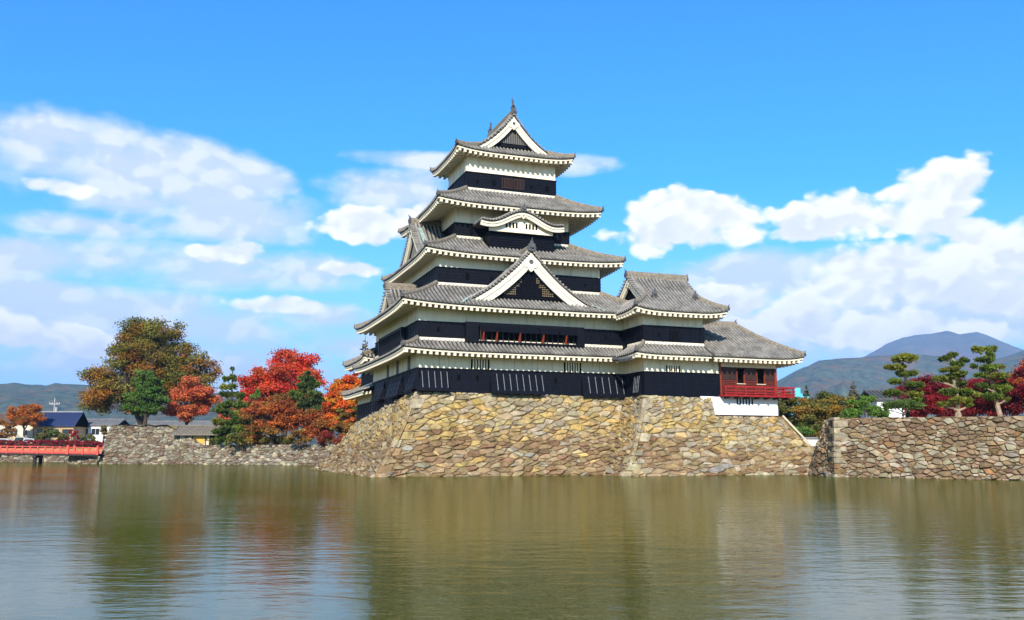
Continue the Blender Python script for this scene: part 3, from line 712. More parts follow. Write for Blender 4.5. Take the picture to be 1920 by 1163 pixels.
def drop_hatch(root, c0, c1, zt, zb, fn, out=.62, nb=5, dup=None, grey=True):
    """sloping stone-drop hatch standing out from the wall"""
    q = MB(); q.hexa([fn(c0, .0, zb), fn(c1, .0, zb), fn(c1, out, zb), fn(c0, out, zb), fn(c0, .0, zt), fn(c1, .0, zt), fn(c1, .10, zt), fn(c0, .10, zt)]); o = q.build('stone_drop_hatch', 'black_board', root)
    q = MB(); e = .03
    q.hexa([fn(c0 - .06, out - .05, zb - .16), fn(c1 + .06, out - .05, zb - .16), fn(c1 + .06, out + .08, zb - .16), fn(c0 - .06, out + .08, zb - .16), fn(c0 - .06, out - .05, zb + .02), fn(c1 + .06, out - .05, zb + .02), fn(c1 + .06, out + .08, zb + .02), fn(c0 - .06, out + .08, zb + .02)])
    q.build('hatch_sill', 'black_trim', o)
    for i in range(1, nb + 1):
        a = c0 + (c1 - c0) * i / (nb + .15); q = MB(); w = .022
        def S_(z): return .10 + (out - .10) * (zt - z) / (zt - zb)
        z0 = zb + .15; z1 = zt - .10
        q.hexa([fn(a - w, S_(z0) - .01, z0), fn(a + w, S_(z0) - .01, z0), fn(a + w, S_(z0) + .03, z0), fn(a - w, S_(z0) + .03, z0), fn(a - w, S_(z1) - .01, z1), fn(a + w, S_(z1) - .01, z1), fn(a + w, S_(z1) + .03, z1), fn(a - w, S_(z1) + .03, z1)])
        q.build('batten', 'batten_grey' if grey else 'black_trim', o)
    m = max(2, int((zt - zb) / .42))
    for i in range(1, m):
        z = zb + (zt - zb) * i / m; d = .10 + (out - .10) * (zt - z) / (zt - zb); q = MB()
        q.hexa([fn(c0, d - .02, z - .02), fn(c1, d - .02, z - .02), fn(c1, d + .022, z - .02), fn(c0, d + .022, z - .02), fn(c0, d - .02, z + .02), fn(c1, d - .02, z + .02), fn(c1, d + .022, z + .02), fn(c0, d + .022, z + .02)]); q.build('rail', 'black_trim', o)
    return o
def FRONT(v0): return lambda a, d, z: Vector((a, v0 - d, z))
def LEFT(u0): return lambda a, d, z: Vector((u0 - d, a, z))

# ================================================================== THE CASTLE
def castle_root(name, label, u, v):
    o = empty(name); o.matrix_world = CM; tag(o, label, 'castle')
    return o
keep = castle_root('castle_keep', 'tall black and white keep with five tiers of grey tiled roofs', 0, 0)
turret = castle_root('castle_turret', 'two storey black and white turret joined to the right side of the tall keep', 0, 0)
pavilion = castle_root('moon_viewing_pavilion', 'low pavilion with red balcony and hipped tile roof at the right end of the castle', 0, 0)
rear = castle_root('rear_turret', 'low turret with two roofs behind the far left side of the keep', 0, 0)

def rise(zo, dw): return zo - .26 + .22 * dw + .15
# --- keep storeys
K1 = (0, 20.6, 0, 18.5); K2 = (0, 20.6, 0, 17.5); K3 = (2.2, 18.2, 2.2, 16.4); K4 = (4.55, 16.05, 4.55, 15.2); K5 = (6.1, 15.35, 6.1, 12.4)
storey(keep, K1, 5.0, 8.87, 10.6)
storey(keep, K2, 11.1, 12.88, 14.55)
storey(keep, K3, 16.4, 18.15, 19.7)
storey(keep, K4, 21.3, 22.97, 24.85)
storey(keep, K5, 26.6, 28.55, 30.7)
# --- keep roofs
skirt_roof(keep, (-1.7, 22.3, -1.7, 20.3), (0, 20.6, 0, 18.5), K1, 10.38, 11.35, .22, sides=(0, 2, 3), hips=(0, 3), cut={0: (0, 21.0), 2: (0, 24)})
skirt_roof(keep, (-1.87, 22.4, -1.87, 19.2), (2.2, 18.2, 2.2, 16.4), K2, 14.28, 16.62, .36, cut={}, hips=(0, 1, 3))
skirt_roof(keep, (0.7, 20.1, 0.7, 18.2), (4.55, 16.05, 4.55, 15.2), K3, 19.42, 21.6, .34)
skirt_roof(keep, (2.2, 18.6, 2.2, 17.4), (6.1, 15.35, 6.1, 12.4), K4, 24.52, 26.85, .34)
skirt_roof(keep, (4.65, 16.8, 4.65, 13.9), (7.3, 14.2, 6.0, 12.5), K5, 30.42, 31.35, .38, sag=.05, capline=False)
# --- gables
top_g = gable(keep, lambda a, b, z: (10.75 + b, a, z), curve(3.62, 34.85, 31.28, .46), 5.55, 12.95, bw=.62, panel_z=31.6, lattice='bars', oni=.95, ridge_h=1.15, ends=(True, True), pend=1.05)
gable(keep, lambda a, b, z: (10.05 + b, a, z), curve(5.75, 19.72, 14.95, .42), -0.75, 2.25, bw=.86, panel_z=15.35, lattice='grid', oni=1.35, pend=1.45)
gable(keep, lambda a, b, z: (a, 9.6 + b, z), curve(4.4, 23.95, 19.95, .30), 1.55, 4.6, bw=.7, panel_z=20.3, lattice='bars', oni=1.0, pend=.8)
gable(keep, lambda a, b, z: (a, 8.9 + b, z), curve(3.0, 17.25, 14.75, .28), -0.95, 2.25, bw=.5, panel_z=15.1, lattice='bars', oni=.9, pend=.6)
# a strip of verdigris copper in the valleys beside the large gables
for sg in (-1, 1):
    q = MB(); q.sweep([(10.05 + sg * 5.9, -.85, 15.03), (10.05 + sg * 6.75, -1.85, 14.42)], [(-.13, -.02), (-.13, .05), (.13, .05), (.13, -.02)]); q.build('valley_flashing', 'verdigris', keep)
q = MB(); q.sweep([(2.2, 9.6 - .9, 23.25), (2.2, 9.6 - 3.6, 20.95)], [(-.2, -.02), (-.2, .10), (.2, .10), (.2, -.02)]); q.build('valley_flashing', 'verdigris', keep)

# --- curved gable on the fourth storey, over a projecting bay
kp = []
for i in range(15):
    x = i / 14.0
    g = 0.5 * (1 + math.cos(math.pi * min(1, x / .80)))
    kp.append((4.02 * x, 22.78 + 1.12 * g + (.10 * ((x - .8) / .2) ** 2 if x > .8 else 0)))
kara = gable(keep, lambda a, b, z: (10.22 + b, a, z), kp, 1.55, 4.7, bw=.44, panel_z=21.95, panel='plaster', lattice=None, oni=.9, name='curved_gable', pend=.5, panel_w=3.15)
q = MB(); q.box(7.25, 13.7, 2.6, 4.6, 20.0, 22.02); bay = q.build('bay_boards', 'black_board', keep)
q = MB()
for i in range(8): q.box(7.19, 13.76, 2.53, 2.62, 20.2 + i * .23, 20.2 + i * .23 + .03)
q.box(7.15, 13.8, 2.50, 2.7, 22.0, 22.12)
q.build('bay_rails', 'black_trim', bay)
for g in (-1, 1):
    for i in range(4):
        c = 10.22 + g * .98 + (i - 1.5) * .33; q = MB(); q.box(c - .085, c + .085, 2.07, 2.12, 22.36, 22.86); q.build('slit_window', 'dark_inside', keep)
# --- fish finials and rod on the top ridge
for a, fc in ((5.75, -1), (12.75, 1)):
    q = MB(); q.tube([(10.75, a + .05 * fc * -1, 35.25), (10.75, a, 35.5), (10.75, a + fc * .02, 35.75), (10.75, a - fc * .06, 36.02), (10.75, a - fc * .16, 36.28)], [.24, .23, .15, .10, .04], 7)
    q.prism([(-.16, 36.15), (0, 36.10), (.16, 36.18), (.22, 36.5), (.06, 36.32), (0, 36.62), (-.06, 36.32), (-.22, 36.5)], lambda b, z, d: (10.75 + b * .6, a - fc * .14 + d, z), -.03, .03)
    q.prism([(-.3, 35.5), (0, 35.42), (.3, 35.5), (.22, 35.72), (0, 35.62), (-.22, 35.72)], lambda b, z, d: (10.75 + b, a + d, z), -.04, .04)
    q.build('fish_finial', 'tile_dark', top_g)
q = MB(); q.tube([(10.68, 5.9, 35.3), (10.68, 5.9, 36.95)], .025, 5); q.build('lightning_rod', 'tile_dark', keep)

# --- first storey: windows, sloping hatches, plaster joints
F0 = FRONT(0); L0_ = LEFT(0)
barred_window(keep, 4.70, 6.42, 8.98, 9.85, F0, 7)
barred_window(keep, 13.43, 15.14, 8.98, 9.85, F0, 7)
drop_hatch(keep, -0.20, 2.62, 8.78, 7.12, F0, .66, 5)
drop_hatch(keep, 6.42, 11.34, 8.72, 7.02, F0, .66, 8)
drop_hatch(keep, 15.10, 19.25, 8.72, 6.95, F0, .60, 6)
drop_hatch(keep, -.55, 1.9, 8.78, 7.12, L0_, .66, 3, grey=False)
drop_hatch(keep, 5.0, 9.9, 8.70, 6.95, L0_, .62, 4, grey=False)
drop_hatch(keep, 12.4, 16.6, 8.70, 6.95, L0_, .62, 4, grey=False)
for u in (1.9, 2.75, 8.75, 10.9, 17.0):
    q = MB(); q.box(u - .02, u + .02, -.012, 0.05, 8.99, 10.25); q.build('plaster_joint', 'plaster_joint', keep)
for v in (1.6, 5.2, 9.4):
    q = MB(); q.box(-.012, .05, v - .02, v + .02, 8.99, 10.25); q.build('plaster_joint', 'plaster_joint', keep)
for v in (3.0, 7.4, 11.5):
    q = MB(); q.box(-.02, .05, v - .5, v + .5, 8.99, 10.2); q.build('side_window', 'lattice_grey', keep)
# --- loopholes
def loop(root, fn, a, z, w=.12, h=.22):
    q = MB(); q.hexa([fn(a - w, .05, z - h), fn(a + w, .05, z - h), fn(a + w, .13, z - h), fn(a - w, .13, z - h), fn(a - w, .05, z + h), fn(a + w, .05, z + h), fn(a + w, .13, z + h), fn(a - w, .13, z + h)]); return q.build('loophole', 'dark_inside', root)
for a in (3.6, 5.3, 12.6): loop(keep, F0, a, 8.2)
for a in (1.75, 17.6): loop(keep, F0, a, 12.3, .10, .2)
for a, w in ((5.0, .16), (7.3, .10), (16.6, .10)): loop(keep, FRONT(2.2), a, 17.5, w, .26 if w > .12 else .14)
for a in (6.1, 15.1): loop(keep, FRONT(4.55), a, 22.35, .13, .3)
for a, w in ((7.15, .10), (8.85, .16), (12.75, .10), (14.4, .16)): loop(keep, FRONT(6.1), a, 27.75, w, .26 if w > .12 else .14)
# --- top storey look-out windows with red bars
for c in (9.75, 10.98):
    barred_window(keep, c, c + .9, 27.42, 28.28, lambda a, d, z: Vector((a, 6.1 - .07 - d, z)), 6, 'brown_louver')
# --- second storey: long open bay with propped shutters and red props
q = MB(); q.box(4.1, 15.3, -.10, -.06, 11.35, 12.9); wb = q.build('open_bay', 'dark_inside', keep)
q = MB(); q.box(4.1, 5.25, -.50, -.11, 11.25, 12.75); q.box(14.55, 15.3, -.50, -.11, 11.25, 12.75); q.box(4.1, 15.3, -.50, -.11, 12.75, 13.02); q.box(5.26, 14.54, -.50, -.11, 11.25, 11.42); q.build('bay_frame', 'black_trim', wb)
n = 5
for i in range(n):
    a = 5.3 + (14.5 - 5.3) * i / n + .03; b = 5.3 + (14.5 - 5.3) * (i + 1) / n - .03; q = MB()
    q.hexa([(a, -.95, 12.18), (b, -.95, 12.18), (b, -.88, 12.24), (a, -.88, 12.24), (a, -.58, 12.74), (b, -.58, 12.74), (b, -.51, 12.78), (a, -.51, 12.78)])
    q.build('propped_shutter', 'black_board', wb)
for a in (5.62, 6.85, 8.98, 11.20, 13.40):
    q = MB(); q.hexa([(a - .10, -.60, 11.43), (a + .10, -.60, 11.43), (a + .10, -.50, 11.43), (a - .10, -.50, 11.43), (a - .06, -.92, 12.2), (a + .04, -.92, 12.2), (a + .04, -.84, 12.22), (a - .06, -.84, 12.22)]); q.build('prop', 'orange_post', wb)
for i in range(18):
    a = 5.5 + i * .52; q = MB(); q.box(a, a + .10, -.17, -.11, 11.42, 12.74); q.build('bar', 'wood_dark', wb)
# the same kind of bay on the left side
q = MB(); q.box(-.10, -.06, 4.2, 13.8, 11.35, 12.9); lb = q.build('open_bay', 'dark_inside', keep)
q = MB(); q.box(-.5, -.11, 4.2, 13.8, 12.72, 12.95); q.box(-.5, -.11, 4.2, 4.5, 11.25, 12.719); q.box(-.5, -.11, 13.5, 13.8, 11.25, 12.719); q.box(-.5, -.11, 4.51, 13.49, 11.25, 11.4); q.build('bay_frame', 'black_trim', lb)
for i in range(26):
    a = 4.6 + i * .34; q = MB(); q.box(-.46, -.38, a, a + .10, 11.4, 12.72); q.build('bar', 'black_trim', lb)

# --- right-hand turret
T1 = (19.4, 27.0, -3.95, 3.0); T2 = (19.4, 25.5, -3.95, 3.0)
storey(turret, T1, 6.6, 8.83, 10.6)
storey(turret, T2, 11.1, 12.92, 14.6)
skirt_roof(turret, (17.85, 27.05, -5.45, 4.5), (19.4, 25.5, -3.95, 3.0), T1, 10.36, 11.36, .16, sides=(0, 3), hips=(0,), cut={0: (0, 7.65), 3: (5.6, 9.95)}, flat=((0, 'e'), (3, 's')))
skirt_roof(turret, (17.85, 27.2, -5.5, 4.5), (20.1, 25.55, -3.2, 2.2), T2, 14.18, 15.75, .34, sag=.05, capline=False)
gable(turret, lambda a, b, z: (a, -.5 + b, z), curve(2.75, 18.0, 15.72, .26), 19.7, 25.95, bw=.5, panel_z=15.95, lattice=None, oni=.85, ridge_h=1.05, ends=(True, True), pend=.5)
for p in ((20.9, -3.4, 15.85), (25.1, -3.4, 15.85)): end_tile(turret, p, (0, -1), .95)
FT = FRONT(-3.95)
barred_window(turret, 21.55, 22.98, 8.92, 9.50, FT, 6)
q = MB(); q.box(22.0, 22.95, -4.06, -3.99, 11.72, 12.6); tw = q.build('window', 'dark_inside', turret)
for i in range(4): q = MB(); q.box(22.08 + i * .24, 22.16 + i * .24, -4.12, -4.061, 11.72, 12.6); q.build('bar', 'black_trim', tw)
drop_hatch(turret, -3.55, -2.35, 8.66, 6.95, LEFT(19.4), .32, 4)
for u in (21.0, 24.3, 26.4): q = MB(); q.box(u - .02, u + .02, -3.962, -3.9, 8.94, 10.2); q.build('plaster_joint', 'plaster_joint', turret)
loop(turret, FT, 20.9, 12.2, .10, .16)
q = MB(); q.tube([(17.4, -2.0, 10.05), (17.4, -3.4, 9.9), (17.9, -4.6, 9.95)], [.2, .24, .2], 6); q.build('valley_gutter', 'tile_dark', turret)

# --- moon viewing pavilion
skirt_roof(pavilion, (25.52, 35.3, -5.45, 6.15), (25.52, 31.8, 0.30, 0.40), (27.0, 33.2, -3.95, 3.4), 10.36, 13.95, .30, sides=(0, 1, 2), hips=(1,), sag=.16, capline=False, flat=((0, 's'), (2, 'e')))
q = MB(); q.sweep([(25.52, .35, 14.0), (31.85, .35, 14.0)], [(x * 1.3, y * 1.6) for x, y in RSEC]); q.build('ridge', 'tile_ridge', pavilion)
end_tile(pavilion, (31.85, .35, 14.1), (1, 0), .9)
q = MB(); q.box(27.02, 33.2, -3.95, 3.4, 9.56, 10.75); q.build('lintel_plaster', 'plaster', pavilion)
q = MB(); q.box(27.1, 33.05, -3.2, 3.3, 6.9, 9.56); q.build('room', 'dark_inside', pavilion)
wins = ((28.9, 29.75), (31.05, 31.95))
segs = ((27.12, 28.9), (29.75, 31.05), (31.95, 33.08))
for a, b in segs:
    q = MB(); q.box(a, b, -3.92, -3.80, 8.42, 9.56); q.build('board_panel', 'brown_louver', pavilion)
    n = 9
    for i in range(n):
        z = 7.02 + i * (8.4 - 7.02) / n; q = MB(); q.hexa([(a, -3.96, z), (b, -3.96, z), (b, -3.86, z + .05), (a, -3.86, z + .05), (a, -3.96, z + .10), (b, -3.96, z + .10), (b, -3.86, z + .15), (a, -3.86, z + .15)]); q.build('louver_slat', 'red_louver', pavilion)
for a, b in wins:
    q = MB(); q.box(a, b, -3.92, -3.80, 7.02, 8.02); w_ = q.build('sill_panel', 'red_louver', pavilion)
    q = MB(); q.box(a - .04, b + .04, -4.0, -3.78, 8.02, 8.10); q.build('window_sill', 'wood_pale', w_)
    for c in (a, b - .07): q = MB(); q.box(c, c + .07, -3.96, -3.80, 8.10, 9.3); q.build('window_jamb', 'orange_post', w_)
for a in (27.0, 33.0):
    q = MB(); q.box(a, a + .22, -4.02, -3.80, 6.95, 9.9 if a < 30 else 9.55); q.build('post', 'orange_post', pavilion)
# right side of the room
for i in range(9):
    z = 7.02 + i * .153; q = MB(); q.hexa([(33.20, -3.7, z), (33.20, 3.3, z), (33.10, 3.3, z + .05), (33.10, -3.7, z + .05), (33.20, -3.7, z + .1), (33.20, 3.3, z + .1), (33.10, 3.3, z + .15), (33.10, -3.7, z + .15)]); q.build('louver_slat', 'red_louver', pavilion)
q = MB(); q.box(33.08, 33.18, -3.7, 3.3, 8.42, 9.56); q.build('board_panel', 'brown_louver', pavilion)
# balcony
q = MB(); q.box(26.9, 34.35, -5.0, -3.97, 6.84, 7.00); q.box(33.24, 34.35, -3.969, 3.4, 6.84, 7.00); bal = q.build('balcony', 'vermilion', pavilion)
for z, h in ((7.08, .10), (7.34, .09), (7.66, .13)):
    q = MB(); q.box(26.9, 34.5, -4.98, -4.88, z, z + h); q.box(34.24, 34.34, -4.879, 3.4, z, z + h); q.build('rail', 'vermilion', bal)
for i in range(8):
    u = 26.95 + i * (34.24 - 26.95) / 7; q = MB(); q.box(u, u + .10, -5.0, -4.86, 6.99, 7.70); q.build('baluster', 'vermilion', bal)
for i in range(1, 6): q = MB(); q.box(34.22, 34.36, -4.9 + i * 1.5, -4.8 + i * 1.5, 6.99, 7.70); q.build('baluster', 'vermilion', bal)
for i in range(7): q = MB(); q.box(27.4 + i * 1.05, 27.55 + i * 1.05, -4.96, -3.98, 6.66, 6.839); q.build('joist', 'brown_louver', bal)
# white plinth
q = MB(); q.box(26.3, 33.15, -4.06, 3.3, 5.22, 6.82); pl = q.build('plaster_plinth', 'plaster_new', pavilion)
q = MB(); q.prism([(24.85, 6.83), (26.3, 6.83), (26.3, 5.22), (26.0, 5.26)], lambda b, z, d: (b, -4.12 + d, z), 0, .3); q.build('plaster_wedge', 'plaster_new', pavilion)
q = MB(); q.box(26.05, 33.3, -4.15, 3.4, 5.06, 5.22); q.build('timber_sill', 'brown_louver', pl)
for i in range(6): q = MB(); q.box(28.70 + i * .32, 28.84 + i * .32, -4.075, -4.0, 6.16, 6.76); q.build('slit_window', 'dark_inside', pl)

# --- low turret behind the keep on the left
storey(rear, (0.15, 9, 18.7, 27.6), 4.4, 7.0, 8.3)
storey(rear, (0.5, 8.6, 18.7, 27.2), 8.5, 10.75, 11.7)
skirt_roof(rear, (-1.4, 10.5, 17.0, 29.0), (0.5, 8.6, 18.8, 27.2), (0.15, 9, 18.7, 27.6), 8.15, 9.0, .22, sides=(2, 3), hips=(3,), flat=((3, 'e'),))
skirt_roof(rear, (-1.3, 10.4, 17.4, 29.0), (4.4, 4.7, 20.0, 25.0), (0.5, 8.6, 18.7, 27.2), 11.42, 14.4, .28, sides=(0, 2, 3), hips=(0, 3), capline=False)

# --- stone bases
def uvz(*p): return W3(*p)
zb = -0.35
base = stone_wall('keep_stone_base', W3(4, 8, 0), [
    ([uvz(-4.55, -4.55, zb), uvz(15.9, -4.55, zb), uvz(19.35, -.12, 6.86), uvz(-.12, -.12, 6.92)], 0.88, .47, pal_castle, .42, 1.0, 3),
    ([uvz(-4.55, 31.5, zb), uvz(-4.55, -4.55, zb), uvz(-.12, -.12, 6.92), uvz(-.12, 27.7, 5.05)], 0.88, .47, pal_left, .42, 1.7, 4)],
    [[uvz(-.1, -.1, 6.80), uvz(20, -.1, 6.75), uvz(20, 27, 4.9), uvz(-.1, 27.5, 4.9)]],
    'broad sloping stone base of mixed brown and ochre boulders under the tall keep', 'stone base')
tbase = stone_wall('turret_stone_base', W3(26, -4, 0), [
    ([uvz(14.85, -3.6, zb), uvz(14.85, -8.75, zb), uvz(19.28, -4.07, 6.78), uvz(19.28, -.1, 6.82)], 0.88, .47, pal_turret, .40, 1.2, 7),
    ([uvz(14.85, -8.75, zb), uvz(25.6, -8.75, zb), uvz(26.1, -4.08, 6.72), uvz(19.28, -4.08, 6.78)], 0.88, .48, pal_turret, .40, 1.0, 8),
    ([uvz(25.6, -8.75, zb), uvz(36.3, -8.75, zb), uvz(33.35, -4.12, 5.08), uvz(26.1, -4.12, 5.08)], 0.88, .48, pal_turret, .26, 1.0, 9),
    ([uvz(36.3, -8.75, zb), uvz(36.3, 8.0, zb), uvz(33.35, 6.0, 5.0), uvz(33.35, -4.12, 5.08)], 1.2, .75, pal_turret, .26, 1.0, 10)],
    [[uvz(19.3, -4.05, 6.7), uvz(26.1, -4.05, 6.65), uvz(26.1, 3, 6.6), uvz(19.3, 3, 6.6)], [uvz(26.1, -4.1, 5.0), uvz(33.3, -4.1, 5.0), uvz(33.3, 6, 4.9), uvz(26.1, 6, 4.9)], [uvz(26.1, -4.07, 6.66), uvz(26.1, 3, 6.6), uvz(26.1, 3, 4.9), uvz(26.1, -4.1, 5.0)]],
    'stepped forward stone base with pale ochre boulders under the right turret and pavilion', 'stone base')
D1 = (W3(1, 0, 0) - W3(0, 0, 0)); D2 = (W3(0, 1, 0) - W3(0, 0, 0)); UPZ = Vector((0, 0, 1))
quoins(base, W3(4, 8, 0), uvz(-4.55, -4.55, zb), uvz(-.12, -.12, 6.9), D1, D2, (-D2 * .85 + UPZ * .5), (-D1 * .85 + UPZ * .5), .42, 11, GRY + BRN[:4] + OCH[:2], 61)
quoins(tbase, W3(26, -4, 0), uvz(14.85, -8.75, zb), uvz(19.28, -4.08, 6.76), D1, D2, (-D2 * .85 + UPZ * .5), (-D1 * .85 + UPZ * .5), .40, 11, GRY + PALE, 62)
quoins(tbase, W3(26, -4, 0), uvz(36.3, -8.75, zb), uvz(33.35, -4.12, 5.06), -D1, D2, (-D2 * .85 + UPZ * .5), (D1 * .85 + UPZ * .5), .26, 8, GRY + OCH[:2] + BRN[:2], 63)
q = MB(); q.tube([uvz(33.45, -4.3, 5.2), uvz(34.75, -6.4, 2.5)], .10, 6); tag(q.build('timber_rail', 'wood_pale'), 'pale timber rail slanting down the right edge of the turret base', 'rail')

# ================================================================== GROUND, WATER, BANKS
def sheet(name, m, pts, holes=None):
    q = MB(); q.add(pts, [tuple(range(len(pts)))]); o = q.build(name, m); tag(o, kind='structure'); return o
def block(name, m, ring, z0, z1):                       # a terrace: flat top, sheer sides
    q = MB(); n = len(ring); z1s = z1 if isinstance(z1, (list, tuple)) else [z1] * n
    q.add([(x, y, z0) for x, y in ring] + [(x, y, z) for (x, y), z in zip(ring, z1s)], [tuple(range(n - 1, -1, -1)), tuple(range(n, 2 * n))] + [(i, (i + 1) % n, n + (i + 1) % n, n + i) for i in range(n)])
    o = q.build(name, m); tag(o, kind='structure'); return o
sheet('moat_bed', 'mud', [(-400, -60, -1.6), (400, -60, -1.6), (400, 200, -1.6), (-400, 200, -1.6)])
sheet('water', 'water', [(-300, -40, 0), (300, -40, 0), (300, 182, 0), (-300, 182, 0)])
sheet('ground', 'far_ground', [(-14000, 181, 1.4), (14000, 181, 1.4), (14000, 14000, 1.4), (-14000, 14000, 1.4)])
# castle island behind the keep, terrace on the right, bank on the left
block('bank', 'earth', [(-16, 112), (26, 88), (60, 92), (90, 181), (-16, 181)], -1.5, 2.5)
RW = [(25.2, 72.6), (60.0, 38.5)]                       # front line of the right-hand wall
block('bank', 'dry_grass', [(26.2, 73.0), (60.2, 39.6), (120, 20), (140, 110), (40, 118), (31.8, 92), (27.0, 77.5)], -1.5, [4.5, 3.8, 3.7, 4.3, 4.45, 4.5, 4.5])
block('bank', 'dry_grass', [(-66.5, 150.3), (-48.6, 144.6), (-18, 128), (-18, 181), (-64.0, 181)], -1.5, 2.95)
# grassy mound on the higher part of the left wall
def mound():
    q = MB(); rows = []
    for j in range(9):
        rows.append([])
        for i in range(17):
            x = -66.3 + 19.0 * i / 16; y = 149.6 + 14.0 * j / 8 - (x + 66) * .30
            f = 1.0 if x < -56 else max(0.0, 1 - (x + 56) / 7.0); f = f * f * (3 - 2 * f)
            b = 1.0 if j < 5 else 1 - (j - 4) / 4.0
            rows[-1].append((x, y, 2.9 + 3.35 * f * b + .12 * math.sin(x * 2.1 + j)))
    q.grid(rows); tag(q.build('bank', 'dry_grass', smooth=True), kind='structure')
mound()
block('bank', 'earth', [(-200, 184), (-64, 184), (-60, 260), (-220, 260)], 1.0, 3.2)
q = MB(); q.add([(-200, 181.3, 1.42), (-64, 181.3, 1.42), (-64, 184.1, 3.21), (-200, 184.1, 3.21)], [(0, 1, 2, 3)]); tag(q.build('bank', 'dry_grass'), kind='structure')

# ------------------------------------------------------------------ outer stone walls
def V3(x, y, z): return Vector((x, y, z))
rw = stone_wall('stone_wall', (30, 69, 0), [
    ([V3(25.3, 71.6, -.3), V3(59.4, 38.0, -.3), V3(60.2, 39.4, 3.85), V3(25.85, 72.5, 4.6)], .60, .34, pal_right, 0.0, 1.5, 21),
    ([V3(28.4, 88, -.3), V3(24.7, 76.2, -.3), V3(26.5, 76.4, 4.6), V3(30.4, 88, 4.55)], .9, .5, pal_right, 0.0, 1.4, 23),
    ([V3(24.7, 76.2, -.3), V3(25.3, 71.6, -.3), V3(25.85, 72.5, 4.6), V3(26.5, 76.4, 4.6)], .60, .36, pal_right, 0.0, 1.7, 22)],
    [[V3(25.95, 72.6, 4.44), V3(60.2, 39.6, 3.72), V3(62, 42, 3.72), V3(30.5, 88, 4.42), V3(26.6, 76.4, 4.44)]],
    'rough dry stone moat wall of reddish brown and pale boulders on the right', 'stone wall')
fd = Vector((34.4, -33.6, 0)); sd_ = Vector((-.3, 4.2, 0))
quoins(rw, Vector((30, 69, 0)), (25.3, 71.6, -.3), (25.85, 72.5, 4.66), fd, sd_, (-.69, -.72, .15), (-1, .05, .15), 0.0, 10, PALE + BRN[:3], 64)
lw = stone_wall('stone_wall', (-55, 147, 0), [
    ([V3(-67.6, 149.0, -.3), V3(-56.6, 145.6, -.3), V3(-56.0, 147.3, 6.3), V3(-66.3, 149.9, 6.3)], .80, .46, pal_far, 0.0, 1.2, 31),
    ([V3(-56.6, 145.6, -.3), V3(-49.2, 143.2, -.3), V3(-48.8, 144.4, 3.0), V3(-56.0, 147.3, 6.3)], .80, .46, pal_far, 0.0, 1.2, 32),
    ([V3(-49.2, 143.2, -.3), V3(-17.0, 125.6, -.3), V3(-16.7, 126.8, 3.0), V3(-48.8, 144.4, 3.0)], .85, .46, pal_far, 0.0, 1.2, 33),
    ([V3(-66.5, 166, -.3), V3(-67.6, 149.0, -.3), V3(-66.3, 149.9, 6.3), V3(-65.5, 164, 4.0)], .9, .55, pal_far, 0.0, 1.2, 34)],
    [], 'grey stone moat wall with a raised grassy corner left of the castle', 'stone wall')
stone_wall('stone_wall', (-100, 181, 0), [([V3(-150, 181, -.3), V3(-64, 181, -.3), V3(-64, 181.4, 1.45), V3(-150, 181.4, 1.45)], .95, .55, pal_far, 0.0, 1.2, 41)], [],
    'low stone bank behind the red bridge', 'stone wall')
ab = stone_wall('bridge_abutment', (-69, 149, 0), [
    ([V3(-72.2, 148.2, -.3), V3(-67.3, 148.2, -.3), V3(-67.3, 148.4, 1.5), V3(-72.0, 148.4, 1.5)], .75, .45, pal_far, 0.0, 1.2, 51)],
    [[V3(-72.2, 148.3, 1.45), V3(-66.5, 148.3, 1.45), V3(-66.5, 158, 1.45), V3(-72.2, 158, 1.45)]],
    'small stone abutment under the right end of the red bridge', 'abutment')

# ------------------------------------------------------------------ red bridge
def bridge():
    r = empty('footbridge', (-76, 146, 0)); tag(r, 'long red footbridge with railings on dark posts over the moat', 'bridge')
    A = Vector((-67.2, 149.4, 0)); B = Vector((-112, 141.0, 0)); L = (B - A).length; d = (B - A) / L; s = Vector((-d.y, d.x, 0)); o0 = Vector((-76, 146, 0))
    def P(t, w, z): return A + d * t + s * w - o0 + Vector((0, 0, 1.55 + .30 * math.sin(math.pi * min(1, t / L)) + z))
    def beam(name, m, w0, w1, z0, z1, t0=0.0, t1=None, n=16, parent=r):
        q = MB(); t1 = L if t1 is None else t1; T = [t0 + (t1 - t0) * i / n for i in range(n + 1)]
        q.slab([[P(t, w0, z1) for t in T], [P(t, w1, z1) for t in T]], [[P(t, w0, z0) for t in T], [P(t, w1, z0) for t in T]]); return q.build(name, m, parent)
    dk = beam('deck', 'vermilion_faded', -1.8, 1.8, -.02, .10)
    for w in (-1.82, 1.62): beam('side_beam', 'wood_dark', w, w + .2, -.34, -.021)
    for w in (-1.9, 1.78):
        rl = beam('handrail', 'vermilion_faded', w, w + .14, .98, 1.10); beam('lower_rail', 'vermilion_faded', w + .02, w + .12, .66, .76, parent=rl); beam('kick_board', 'vermilion_faded', w + .03, w + .11, .101, .50, parent=rl)
        for i in range(21):
            t = .15 + i * 2.25
            if t > L: break
            q = MB(); c = P(t, w + .07, 0); e = .16 if i in (0, 2) else .10
            q.box(c.x - e, c.x + e, c.y - e, c.y + e, c.z - .1, c.z + (1.35 if i in (0, 2) else 1.16)); q.build('railing_post', 'vermilion_faded', r)
    for t in (9.6, 16.0, 22.4, 28.8, 35.2):
        for w in (-1.4, 1.4):
            q = MB(); c = P(t, w, 0); q.tube([(c.x, c.y, -1.4), (c.x, c.y, c.z - .5)], .30, 8); q.build('pile', 'wood_dark', r)
        q = MB(); a = P(t, -1.9, -.55); b = P(t, 1.9, -.55); q.sweep([a, b], [(-.25, -.2), (-.25, .2), (.25, .2), (.25, -.2)]); q.build('cross_beam', 'wood_dark', r)
bridge()

